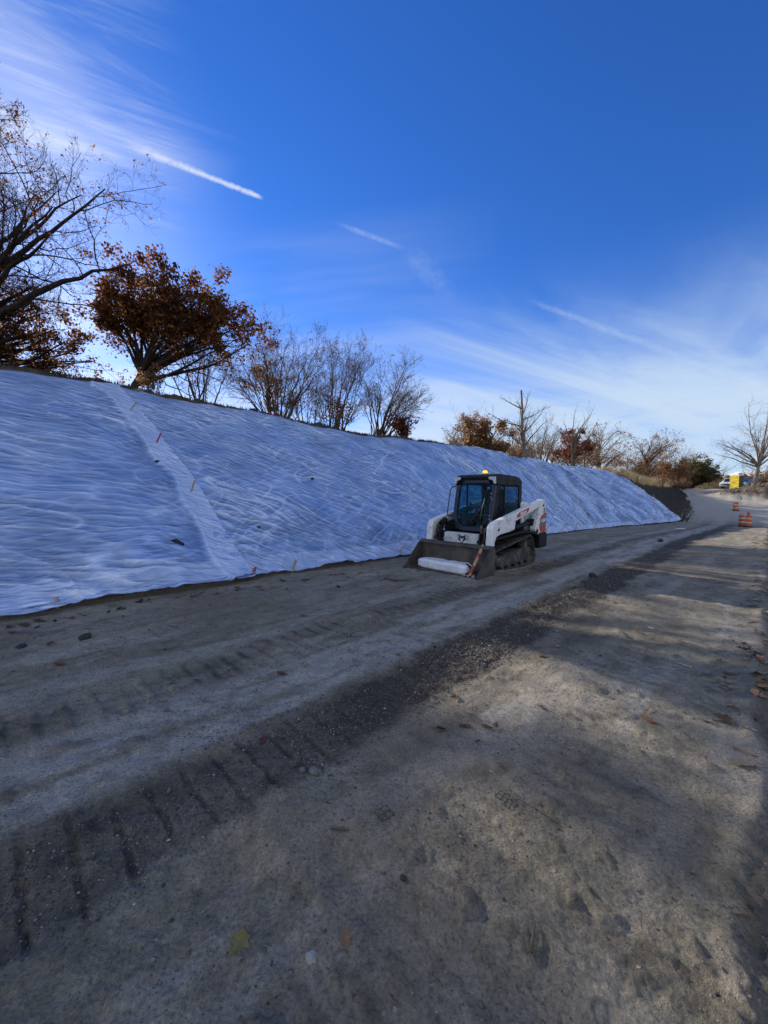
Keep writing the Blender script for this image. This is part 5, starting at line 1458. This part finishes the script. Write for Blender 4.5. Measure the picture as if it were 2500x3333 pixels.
YEL = simple_mat('yellow_plastic', (.62, .47, .03), .45, var=.12, scale=4, dirt=(.3, .22, .06), dirt_amt=.3)
GRN = simple_mat('dark_green_plastic', (.035, .055, .04), .5, var=.2, scale=4)
PWH = simple_mat('white_plastic', (.70, .68, .67), .5, var=.08, scale=4)
def toilet(px, py, d):
    p = at(px, py, d); p.z = gz(p.x, p.y) - .03
    o = empty('portable_toilet', p, math.atan2(-p.y, -p.x) + R(90) - R(27)); tag(o, 'yellow-doored portable toilet with dark green sides and a white roof', 'portable toilet')
    m = MB(); m.box((0, 0, .08), (1.16, 1.16, .16)); m.build('skid_base', GRN, o, .02)
    m = MB(); m.box((0, .56, 1.1), (1.06, .04, 1.9)); m.build('wall', GRN, o, .008)
    for sx_ in (1, -1):
        m = MB(); m.box((sx_ * .55, 0, 1.1), (.04, 1.12, 1.9))
        for k in range(5): m.box((sx_ * .572, -.4 + k * .2, 1.1), (.02, .06, 1.7))
        m.build('wall', GRN, o, .008)
    m = MB(); m.box((-.50, -.56, 1.1), (.12, .07, 1.95)); m.box((.50, -.56, 1.1), (.12, .07, 1.95)); m.box((0, -.56, 2.02), (.9, .07, .10)); m.build('door_frame', YEL, o, .01)
    m = MB(); m.box((0, -.56, 1.06), (.88, .03, 1.80))
    for z in (.42, .86, 1.30, 1.72): m.prism([(-.585, z), (-.64, z + .16), (-.64, z + .26), (-.585, z + .32)], -.36, .36, 'x') if False else m.box((0, -.585, z), (.70, .05, .20), (R(14), 0, 0))
    dr = m.build('door', YEL, o, .012)
    m = MB(); m.box((-.1, -.625, 1.02), (.34, .02, .14)); m.build('sign_plate', simple_mat('door_sign', (.16, .13, .03), .5), dr, .004)
    m = MB(); m.prism([(-.63, 2.06), (-.60, 2.16), (-.45, 2.30), (-.2, 2.37), (.2, 2.37), (.45, 2.30), (.60, 2.16), (.63, 2.06)], -.62, .62); rf = m.build('roof', PWH, o, .03)
    m = MB()
    for y in (-.45, -.15, .15, .45): m.prism([(-.52, 2.245), (-.47, 2.31), (-.2, 2.385), (.2, 2.385), (.47, 2.31), (.52, 2.245)], y - .06, y + .06)
    m.build('roof_rib', simple_mat('brown_roof_rib', (.30, .20, .17), .6), rf, .01)
    m = MB(); m.tube([(.42, .45, 2.2), (.42, .45, 2.62)], .05, 10); m.build('vent_pipe', PWH, o)
    return o
toilet(2397, 1588, 58)

# road vehicles
CARW = simple_mat('white_car_paint', (.72, .73, .74), .25, var=.04, scale=3)
CARS = simple_mat('silver_car_paint', (.32, .30, .31), .3, .3, var=.05, scale=3)
CGL = simple_mat('car_glass', (.02, .025, .03), .08, var=.2, scale=3, spec=.8)
TYRE = simple_mat('tyre_rubber', (.02, .02, .02), .85, var=.3)
RIM = simple_mat('alloy_rim', (.35, .35, .36), .35, .7, var=.1)
GRILL = simple_mat('dark_grille', (.03, .03, .034), .4, var=.3, scale=20)
HL = simple_mat('headlight_lens', (.6, .62, .65), .1, var=.15, scale=20)
def vehicle(name, label, cat, p, heading, paint, kind, grp):
    o = empty(name, p, heading); tag(o, label, cat, grp)
    if kind == 'pickup':
        W, prof = .98, [(2.75, .45), (2.78, .95), (2.62, 1.12), (1.35, 1.20), (.75, 1.85), (-.75, 1.88), (-1.0, 1.22), (-2.75, 1.22), (-2.8, .5)]
        win = [(1.22, 1.25), (.72, 1.76), (-.68, 1.78), (-.86, 1.25)]; wx = (1.75, -1.75); rw = .40
        ws = [(1.30, 1.22), (.80, 1.80)]
    else:
        W, prof = .90, [(2.2, .40), (2.25, .80), (2.05, 1.0), (1.05, 1.12), (.35, 1.66), (-1.7, 1.70), (-2.2, 1.1), (-2.25, .45)]
        win = [(.92, 1.16), (.33, 1.58), (-1.62, 1.61), (-1.95, 1.15)]; wx = (1.4, -1.35); rw = .34
        ws = [(1.00, 1.14), (.40, 1.62)]
    def arch(x): return [(x - rw - .06, prof[0][1]), (x - rw * .75, rw + .34), (x, rw * 2 + .10), (x + rw * .75, rw + .34), (x + rw + .06, prof[0][1])]
    bottom = arch(wx[1]) + arch(wx[0])
    m = MB(); m.prism(prof[::-1][::-1] + [(x, z) for x, z in bottom], -W, W); body = m.build('body', paint, o, .05)
    for s in (1, -1):
        m = MB(); m.prism(win, s * (W - .005), s * (W + .006)); m.build('side_window', CGL, o, .0)
    (x0, z0), (x1, z1) = ws
    m = MB(); m.prism([(x0 + .02, z0), (x0 + .05, z0 + .015), (x1 + .05, z1 + .01), (x1 + .02, z1)], -W + .12, W - .12); m.build('windscreen', CGL, o, .0)
    xfz = prof[1][0]
    m = MB(); m.box((xfz - .0, 0, .80), (.05, W * 1.1, .26)); gr_ = m.build('grille', GRILL, o, .01)
    m = MB(); m.box((xfz + .02, 0, .80), (.03, W * 1.1, .04)); m.build('grille_bar', RIM if kind == 'pickup' else paint, gr_)
    m = MB(); m.box((xfz + .03, 0, .52), (.14, W * 1.95, .20)); m.build('bumper', RIM if kind == 'pickup' else GRILL, o, .03)
    for s in (1, -1):
        m = MB(); m.box((xfz - .02, s * (W - .20), .86), (.08, .28, .18)); m.build('headlight', HL, o, .02)
        m = MB(); m.box((x0 - .15, s * (W + .12), z0 + .08), (.10, .20, .16)); m.build('wing_mirror', paint, o, .03)
        for x in wx:
            m = MB(); m.cyl((x, s * (W - .13), rw), rw, .24, 'y', 24); w_ = m.build('wheel', TYRE, o, .03)
            m = MB(); m.cyl((x, s * (W - .005), rw), rw * .62, .03, 'y', 16); m.build('rim', RIM, w_, .01)
    return o
def car_at(px, d): 
    p = at(px, 1590, d); p.z = gz(p.x, p.y) + .0; return p
GV = 'vehicles parked at the end of the road'
p = car_at(2306, 78); vehicle('parked_car', 'white hatchback half hidden by the left flank of the earth pile', 'car', p, R(-112), CARW, 'car', GV)
p = car_at(2385, 68); vehicle('parked_car', 'white pickup truck with its front showing left of the portable toilet', 'pickup', p, R(-150), CARW, 'pickup', GV)
p = car_at(2436, 71); vehicle('parked_car', 'silver van parked between the portable toilet and the large tree', 'car', p, R(172), CARS, 'car', GV)
p = car_at(2500, 66); vehicle('parked_car', 'silver pickup at the picture edge behind the large tree', 'pickup', p, R(178), CARS, 'pickup', GV)

# yellow wheel loader behind the big tree
YM = simple_mat('yellow_machine_paint', (.58, .36, .03), .45, var=.12, scale=3, dirt=(.2, .15, .08), dirt_amt=.4)
p = car_at(2490, 80); o = empty('wheel_loader', p, R(170)); tag(o, 'yellow wheel loader standing behind the trunk of the large tree', 'loader')
m = MB(); m.prism([(.2, .9), (.3, 2.0), (-2.6, 1.9), (-2.8, 1.0)], -.75, .75); m.prism([(.2, .8), (.2, 1.5), (2.0, 1.3), (2.1, .8)], -.5, .5); m.build('body', YM, o, .06)
m = MB(); m.box((.0, 0, 3.22), (1.5, 1.5, .14))
for x in (-.62, .62):
    for y in (-.66, .66): m.box((x, y, 2.55), (.09, .09, 1.3))
cb_ = m.build('cab', YM, o, .03)
m = MB(); m.box((0, 0, 2.5), (1.2, 1.28, 1.2)); m.build('cab_window', CGL, cb_)
for y_ in (-.35, .35): m = MB(); m.prism([(1.2, 1.2), (1.5, 1.8), (3.2, .9), (3.1, .6)], y_ - .1, y_ + .1); m.build('lift_arm', YM, o, .02)
m = MB(); m.prism([(3.1, .2), (3.0, 1.2), (3.2, 1.2), (3.35, .5), (4.1, .25), (4.1, .18)], -1.25, 1.25); m.build('bucket', IRON, o, .02)
for x in (1.4, -1.7):
    for s in (1, -1):
        m = MB(); m.cyl((x, s * .95, .75), .75, .5, 'y', 24); w_ = m.build('wheel', TYRE, o, .08)
        m = MB(); m.cyl((x, s * 1.2, .75), .38, .04, 'y', 16); m.build('rim', YM, w_)

# tall lorry cab seen over the flank of the pile
p = car_at(2321, 92); o = empty('dump_truck', p, R(-105)); tag(o, 'grey-blue tall lorry cab just behind the left flank of the earth pile', 'truck')
LB = simple_mat('grey_blue_paint', (.25, .31, .38), .35, var=.1, scale=2)
m = MB(); m.prism([(2.6, .7), (2.65, 1.8), (2.3, 1.95), (2.1, 3.2), (.7, 3.3), (.7, .7)], -1.1, 1.1); m.build('cab', LB, o, .08)
m = MB(); m.prism([(2.32, 2.0), (2.36, 2.0), (2.17, 3.05), (2.13, 3.05)], -.95, .95); m.build('windscreen', CGL, o)
m = MB(); m.prism([(.5, 1.0), (.5, 2.6), (-4, 2.5), (-4.3, 1.0)], -1.2, 1.2); m.build('dump_body', IRON, o, .05)
for x in (1.8, -2.2, -3.5):
    for s in (1, -1): m = MB(); m.cyl((x, s * 1.0, .52), .52, .35, 'y', 20); m.build('wheel', TYRE, o, .04)

# earth piles
def pile(name, label, c, rx, ry, h, mat, seed, pw=1.2, cat='earth pile'):
    n = 90
    t = np.linspace(-1.25, 1.25, n); X, Y = np.meshgrid(t, t, indexing='ij')
    r = np.sqrt(X ** 2 + Y ** 2) + .12 * fbm(X * 2, Y * 2, seed, 3)
    Z = h * np.clip(1 - np.clip(r, 0, 2) ** pw, 0, 1) + .10 * h * fbm(X * 4, Y * 4, seed + 3, 4) * np.clip(1.15 - r, 0, 1)
    wx_, wy_ = c[0] + X * rx, c[1] + Y * ry
    z = np.where(r < 1.0, base_z(wx_, wy_) + Z, base_z(wx_, wy_) - .2)
    o = mesh_np(name, np.stack([wx_, wy_, z], -1).reshape(-1, 3), grid_faces(n, n), mat, smooth=True); tag(o, label, cat); return o
EARTH = simple_mat('tan_earth', (.22, .175, .115), .95, var=.45, scale=1.2, bumps=.6, dirt=(.08, .06, .04), dirt_amt=.7, dirt_scale=.7)
GRAV = simple_mat('grey_rubble', (.085, .075, .070), .95, var=.5, scale=1.5, bumps=.6)
p = at(2356, 1590, 76); pile('earth_pile', 'tan earth pile with grassy flank between the white car and the portable toilet', (p.x, p.y), 5.6, 4.5, 2.6, EARTH, 700, 1.3)
p = at(2412, 1585, 88); pile('rubble_pile', 'darker rubble heap rising behind the portable toilet', (p.x, p.y), 6.0, 4.5, 3.4, GRAV, 710, 1.2, 'rubble heap')
pg_ = []
rg = np.random.default_rng(77)
p = at(2345, 1590, 73)
for _ in range(2600):
    a, r_ = rg.uniform(0, 6.28), rg.uniform(0, 1) ** .5
    pg_.append((p.x + math.cos(a) * 4.6 * r_, p.y + math.sin(a) * 2.2 * r_, gz(p.x, p.y) + max(0, 1.9 * (1 - r_)) - .1))
blades('straw_tufts', pg_, .3, .7, STRAW, 78, w=.03)
# white-roofed building far behind
p = at(2446, 1560, 140); zb = gz(p.x, p.y)
o = empty('site_building', (p.x, p.y, zb), R(10)); tag(o, 'long low building with a white pitched roof behind the rubble heap', 'building')
m = MB(); m.box((0, 0, 1.9), (16, 8, 3.8)); bw_ = m.build('wall', simple_mat('pale_cladding', (.5, .5, .5), .7, var=.1, scale=1), o)
m = MB(); m.prism([(-8.4, 3.8), (-1.0, 6.2), (1.0, 6.2), (8.4, 3.8)], -4.4, 4.4); m.build('roof', PWH, o)
for k in range(4):
    m = MB(); m.box((-6 + k * 4, -4.02, 2.1), (1.6, .06, 1.3)); m.build('window', CGL, bw_)

# ------------------------------------------------------------------ litter on the road
def leaf_outline(kind, rnd):
    if kind == 'oak':
        half = [(0, 0), (.10, .06), (.06, .16), (.22, .26), (.12, .36), (.30, .50), (.14, .56), (.26, .74), (.10, .80), (.08, .94), (0, 1)]
    elif kind == 'maple':
        half = [(0, 0), (.10, .02), (.32, -.06), (.26, .10), (.52, .22), (.38, .34), (.46, .52), (.28, .50), (.14, .62), (.20, .78), (.08, .82), (0, 1)]
    else:
        half = [(0, 0), (.10, .12), (.18, .32), (.19, .52), (.13, .76), (0, 1)]
    return half
LEAFM = {}
def leafmat(key, cols, tr=.25):
    if key not in LEAFM:
        m, nt, b = new_mat('dead_leaf_' + key)
        tc = N(nt, 'ShaderNodeTexCoord').outputs['Object']
        n = noise_node(nt, 22, 5, .65, tc).outputs['Fac']
        L(nt, ramp(nt, n, [(.3, cols[0]), (.7, cols[1])]).outputs['Color'], b.inputs['Base Color']); b.inputs['Roughness'].default_value = .7
        LEAFM[key] = m
    return LEAFM[key]
BRN = ('brown', [(.13, .07, .035), (.25, .15, .08)]); PAL = ('pale', [(.32, .24, .16), (.46, .36, .26)]); YLW = ('yellow', [(.26, .22, .08), (.40, .35, .14)])
REDD = ('reddish', [(.13, .05, .04), (.24, .11, .08)]); ORG_ = ('orange', [(.36, .18, .09), (.50, .28, .15)]); DKB = ('darkbrown', [(.045, .03, .02), (.11, .07, .045)])
def fallen_leaf(px, py, size, kind, colr, label, seed, curl=.12, group='fallen leaves on the dirt road', rot=None):
    rnd = random.Random(seed); half = leaf_outline(kind, rnd)
    jit = lambda: 1 + rnd.uniform(-.16, .16)
    Lh = [(-x * jit(), y) for x, y in half[1:-1]]; Rh = [(x * jit(), y) for x, y in half[1:-1]]
    bm = bmesh.new()
    def Z(x, y): return curl * ((y - .5) ** 2 * 1.6 + abs(x) * 1.1 + .25 * math.sin(9 * y + seed) * abs(x) * 2)
    mids = [bm.verts.new((0, y, Z(0, y))) for _, y in half]
    le = [bm.verts.new((x, y, Z(x, y))) for x, y in Lh]; ri = [bm.verts.new((x, y, Z(x, y))) for x, y in Rh]
    for sd in (le, ri):
        ch = [mids[0]] + sd + [mids[-1]]
        for i in range(len(ch) - 1):
            a, b_ = ch[i], ch[i + 1]; q = [mids[i], mids[i + 1]]
            vs = []
            for v in (q[0], a, b_, q[1]):
                if v not in vs: vs.append(v)
            if len(vs) >= 3:
                try: bm.faces.new(vs)
                except ValueError: pass
    st = [bm.verts.new(v) for v in ((-.012, -.28, .05 * curl), (.012, -.28, .05 * curl))]
    bm.faces.new([st[0], st[1], mids[0]])
    r = bmesh.ops.solidify(bm, geom=bm.faces[:], thickness=.012)
    for v in bm.verts: v.co *= size
    me = bpy.data.meshes.new('fallen_leaf'); bm.to_mesh(me); bm.free(); me.materials.append(leafmat(*colr))
    o = bpy.data.objects.new('fallen_leaf', me); COL.objects.link(o)
    g = ground_at(px, py); z = surf(g.x, g.y)
    o.location = (g.x, g.y, z + .006)
    o.rotation_euler = (rnd.uniform(-.15, .15), rnd.uniform(-.15, .15), rot if rot is not None else rnd.uniform(0, 6.28))
    tag(o, label, 'leaf', group); return o
fl = [
 (800, 3062, .075, 'maple', YLW, 'yellow-green maple leaf lying flat in the dark soil at the bottom', 2.6),
 (1128, 3030, .07, 'oak', ORG_, 'curled tan oak leaf just right of the yellow maple leaf', 3.2),
 (852, 2425, .085, 'oak', REDD, 'purplish oak leaf lying on the pale wheel path', .2),
 (934, 2195, .11, 'oak', REDD, 'reddish oak leaf on the pale crust left of the track print', 1.2),
 (1495, 2150, .09, 'oak', ORG_, 'orange-tan leaf beside the dark track print, in front of the loader', 1.6),
 (1607, 2360, .09, 'blade', BRN, 'folded brown leaf in the loose dark gravel, left of the sunny patch', 1.2),
 (2140, 2352, .10, 'oak', ORG_, 'bright orange-brown leaf in the sunlit strip', .7),
 (2375, 2340, .12, 'maple', BRN, 'big curled brown leaf at the right in sunlight, casting a shadow', 1.5),
 (2470, 2505, .15, 'oak', PAL, 'large pale upturned leaf at the right edge of the road', 1.2),
 (2460, 2470, .08, 'oak', PAL, 'pale crumpled leaf just above the large pale one at the right edge', .4),
 (2290, 2450, .06, 'oak', PAL, 'small pale leaf in the loose clods below the sunlit strip', 2.4),
 (2175, 2222, .11, 'oak', PAL, 'pale oak leaf in shade, above the sunlit strip', 1.5),
 (2400, 2204, .10, 'oak', BRN, 'rust-brown leaf in the shade near the right edge, upper of two', 1.0),
 (2396, 2222, .10, 'oak', PAL, 'grey-tan leaf in the shade near the right edge, lower of two', 1.8),
 (2440, 2155, .09, 'oak', PAL, 'lone grey-tan leaf at the right, farther up the road', 1.9),
 (2445, 3005, .08, 'oak', BRN, 'dark brown leaf in the soil of the road edge at lower right', 1.0),
 (2455, 2990, .05, 'blade', DKB, 'tiny black leaf beside the brown one on the lower right road edge', 0.2),
 (545, 2578, .05, 'blade', YLW, 'narrow yellow leaf left of the gravelly print', .3),
 (556, 2310, .09, 'oak', PAL, 'grey-tan leaf on the near left of the road', 1.3),
 (650, 2062, .08, 'oak', PAL, 'pale leaf near the sheet, small and upturned', 0.9),
 (580, 2040, .12, 'oak', PAL, 'pale lobed leaf lying not far from the sheet hem', 1.4),
 (545, 2115, .12, 'blade', DKB, 'long dark leaf lying flat between two pale ones near the sheet', 1.5),
 (215, 2168, .12, 'blade', BRN, 'long brown leaf across the near left of the road', 1.5),
 (155, 2110, .12, 'oak', BRN, 'brown leaf left of the black clod', .4),
 (1000, 2012, .13, 'blade', BRN, 'brown leaf on the road below the loader bucket', .9),
 (150, 2022, .18, 'oak', REDD, 'reddish leaf under the nearest sheet hem', 1.5),
 (300, 2050, .12, 'oak', PAL, 'whitish leaf just below the sheet hem at the left', 1.5),
 (1080, 1946, .15, 'oak', PAL, 'pale leaf on the road left of the loader bucket', 1.6),
 (1250, 1892, .22, 'oak', DKB, 'dark shaggy leaf cluster left of the bucket edge', 1.6),
]
for k, (x, y, s_, kd, cl_, lb, rt) in enumerate(fl): fallen_leaf(x, y, s_, kd, cl_, lb, 900 + k, .25 if 'curled' in lb or 'upturned' in lb else .14, rot=rt)
# unremarkable litter: along the hem, the verge and over the road
rg = np.random.default_rng(9)
k = 0
def strew(n, fx, cols, sz, label, group):
    global k
    protos = []
    for q in range(6):
        protos.append(None)
    for i in range(n):
        px, py = fx(i)
        if i < 6:
            o = fallen_leaf(px, py, sz, ['oak', 'oak', 'blade', 'maple', 'oak', 'blade'][i], cols[i % len(cols)], label, 2000 + k, .2, group); protos[i] = o
        else:
            src = protos[i % 6]; o = src.copy(); COL.objects.link(o)
            g = ground_at(px, py); o.location = (g.x, g.y, surf(g.x, g.y) + .006)
            f = rg.uniform(.7, 1.3); o.scale = (f, f, f); o.rotation_euler = (rg.uniform(-.2, .2), rg.uniform(-.2, .2), rg.uniform(0, 6.28))
        k += 1
def hemline(i):
    t = rg.uniform(0, 1); x = 20 + t * 1250
    y = np.interp(x, [0, 200, 520, 800, 1000, 1300], [2030, 2005, 1942, 1900, 1880, 1843]) + abs(rg.normal()) * 13 + 2
    return x, y
strew(60, hemline, [DKB, BRN, DKB, BRN], .10, 'small dark brown leaf in the litter along the foot of the sheets', 'leaf litter along the sheet hem')
def vergeline(i):
    y = 1740 + 650 * rg.uniform(0, 1) ** 1.8; return 2500 - rg.uniform(-2, 55) , y
strew(70, vergeline, [PAL, BRN, PAL, ORG_], .12, 'dry tan leaf strewn on the right-hand verge of the road', 'leaves strewn on the right verge')
def roadline(i):
    return rg.uniform(1300, 2460), 1850 + 560 * rg.uniform(0, 1) ** 1.3
strew(46, roadline, [PAL, BRN, DKB, BRN], .065, 'small dry leaf scattered on the open dirt road', 'small leaves scattered on the road')

# stones, clods, sticks with a look of their own
def rest(name, px, py, r, mat, label, cat, seed, group=None, sq=.7):
    g = ground_at(px, py); z = surf(g.x, g.y)
    return clod(name, (g.x, g.y, z + r * sq * .45), r, mat, label, cat, seed, group, sq)
WST = simple_mat('white_stone_face', (.30, .30, .29), .8, var=.25, scale=40, bumps=.4); GST = simple_mat('grey_stone_face', (.16, .15, .14), .85, var=.3, scale=40, bumps=.4)
rest('stone', 1013, 3138, .019, WST, 'whitish stone in the sunlit dirt below the curled leaf', 'stone', 11)
rest('soil_clod', 278, 2082, .055, CLODM, 'black lump of soil on the road near the left sheet', 'clod', 12)
rest('soil_clod', 70, 2107, .05, CLODM, 'flat dark lump at the far left of the road', 'clod', 13, None, .4)
rest('soil_clod', 1930, 1880, .07, CLODM, 'dark lump on the road in front of the right track', 'clod', 14)
rest('soil_clod', 2150, 1763, .10, CLODM, 'dark lump on the road below the far sheet corner', 'clod', 15)
rest('stone', 1022, 2515, .03, GST, 'angular grey stone at the rim of the loose gravel print', 'stone', 16)
rest('stone', 985, 2508, .02, GST, 'smaller grey stone just left of the angular one', 'stone', 17)
rest('stone', 858, 3008, .011, GST, 'rounded grey pebble above the yellow maple leaf', 'stone', 18)
rest('stone', 1312, 2870, .014, CLODM, 'dark round pebble at the bottom centre of the road', 'stone', 19)
rest('stone', 2120, 2052, .026, WST, 'pale stone beside the trampled twigs on the right', 'stone', 20)
rest('stone', 2356, 2056, .024, WST, 'white stone on the right, past the trampled twigs', 'stone', 21)
def stick(pts, r, mat, label, name='stick', cat='stick'):
    P = []
    for (px, py, h) in pts:
        g = ground_at(px, py); P.append(Vector((g.x, g.y, surf(g.x, g.y) + h)))
    m = MB(); m.tube([p - P[0] for p in P], r, 7); o = m.build(name, mat, None, smooth=True); o.location = P[0]; tag(o, label, cat); return o
STK = simple_mat('weathered_stick', (.085, .07, .055), .9, var=.4, scale=30); PSTK = simple_mat('pale_stick', (.36, .33, .29), .8, var=.3, scale=20)
stick([(1728, 3110, .006), (1736, 3060, .010), (1741, 3025, .008)], [.007, .005, .002], STK, 'dark twig standing out at the bottom of the road, thin end up')
stick([(1715, 3112, .006), (1730, 3108, .008), (1748, 3106, .006)], [.003, .004, .002], STK, 'short cross twig at the foot of the dark twig')
stick([(2200, 2157, .01), (2228, 2166, .012), (2252, 2172, .01)], [.006, .008, .004], PSTK, 'pale splinter of wood lying on the shaded right of the road')
stick([(1250, 1886, .02), (1290, 1896, .03), (1325, 1893, .02)], [.012, .016, .008], STK, 'brown stick on the road left of the bucket')
stick([(1075, 2693, .005), (1105, 2700, .008), (1135, 2710, .005)], [.005, .006, .003], STK, 'short stick beside the chalky smear on the dark print')
stick([(1655, 2605, .01), (1690, 2622, .035), (1740, 2650, .03), (1810, 2690, .012)], .0016, BLACK, 'thin dark wire arching over the dirt, right of the wire grid', 'wire', 'wire')
# scraps of geogrid / wire netting in the dirt
def grid_scrap(px, py, n, cell, label, rz, mat, r=.0018):
    g = ground_at(px, py); m = MB()
    for a in range(n + 1):
        for b_ in range(3):
            x, y = a * cell, b_ * cell
            if a < n: m.tube([(x, y, .012), (x + cell / 2, y, .018), (x + cell, y, .010)], r, 5)
            if b_ < 2: m.tube([(x, y, .012), (x, y + cell, .014)], r, 5)
    o = m.build('wire_netting', mat, None); o.location = (g.x, g.y, surf(g.x, g.y) + .004); o.rotation_euler = (0, 0, rz); tag(o, label, 'netting'); return o
grid_scrap(1245, 2690, 2, .034, 'scrap of black plastic netting half buried at the edge of the print', .6, BLACK)
grid_scrap(1660, 2600, 2, .026, 'bent scrap of black netting on the light dirt under the thin wire', 2.4, BLACK)
grid_scrap(2365, 2245, 2, .06, 'scrap of dark netting in the shade near the right edge', .2, BLACK)
g = ground_at(2215, 1722); m = MB(); m.box((0, 0, .025), (.5, .08, .04)); o = m.build('white_board', PWH, None, .006); o.location = (g.x, g.y, surf(g.x, g.y)); o.rotation_euler = (0, 0, -.1); tag(o, 'short white board lying on the road by the far sheet corner', 'board')
# pile of soil at the toe left of the bucket
p = ground_at(1345, 1815)
# loose gravel: one mass
ico = [(0, 0, 1), (.94, 0, .1), (.29, .9, .05), (-.76, .55, .1), (-.76, -.55, 0), (.29, -.9, .1), (0, 0, -.7)]
icf = [(0, 1, 2), (0, 2, 3), (0, 3, 4), (0, 4, 5), (0, 5, 1), (6, 2, 1), (6, 3, 2), (6, 4, 3), (6, 5, 4), (6, 1, 5)]
rg = np.random.default_rng(31)
n = 15000
u = np.concatenate([rg.uniform(-1, 1, 5000) * 2.2 + 1.5, 1.2 + 8 * rg.uniform(0, 1, 12000) ** 1.6, -1.5 + 10.5 * rg.uniform(0, 1, 12000) ** 1.5, rg.uniform(-1.2, 3.5, 11000)])
w = np.concatenate([rg.normal(2.0, .20, 5000), rg.normal(2.03, .20, 12000), rg.uniform(-.4, 5.6, 12000), rg.uniform(-.3, 3.6, 11000)])
gx_, gy_ = (u - w) * .70711, (u + w) * .70711
ok = (gy_ > .5) & ((np.abs(w - 2.02) < .35) | (fbm(gx_ * 1.3, gy_ * 1.3, 500, 3) + .6 * rg.normal(size=len(gx_)) > .45))
gx_, gy_, u, w = gx_[ok], gy_[ok], u[ok], w[ok]; n = len(gx_)
zs = np.array([surf(a, b_) for a, b_ in zip(gx_, gy_)])
sz = (.0022 + .0055 * rg.uniform(0, 1, n) ** 5 + .0022 * rg.uniform(0, 1, n)) * np.where(np.hypot(gx_, gy_) > 3.5, 1.5, 1)
b3 = np.array(ico); rot = rg.uniform(0, 6.28, n)
sh = 1 + rg.uniform(-.35, .35, (n, 7, 3))
V = b3[None] * sh * sz[:, None, None]
c_, s_ = np.cos(rot)[:, None], np.sin(rot)[:, None]
V = np.stack([V[..., 0] * c_ - V[..., 1] * s_, V[..., 0] * s_ + V[..., 1] * c_, V[..., 2] * .75], -1) + np.stack([gx_, gy_, zs + sz * .3], -1)[:, None]
Fi = (np.arange(n) * 7)[:, None, None] + np.array(icf)[None]
mgv, nt, b = new_mat('gravel_stone'); a = N(nt, 'ShaderNodeAttribute', attribute_name='tone').outputs['Fac']
L(nt, ramp(nt, a, [(0, (.045, .040, .034)), (.6, (.12, .105, .085)), (.92, (.22, .20, .17)), (1, (.45, .43, .40))]).outputs['Color'], b.inputs['Base Color']); b.inputs['Roughness'].default_value = .9
gv = mesh_np('gravel', V.reshape(-1, 3), Fi.reshape(-1, 3), mgv, attrs={'tone': np.repeat(rg.uniform(0, 1, n) ** 1.3, 7)}); tag(gv, kind='stuff')
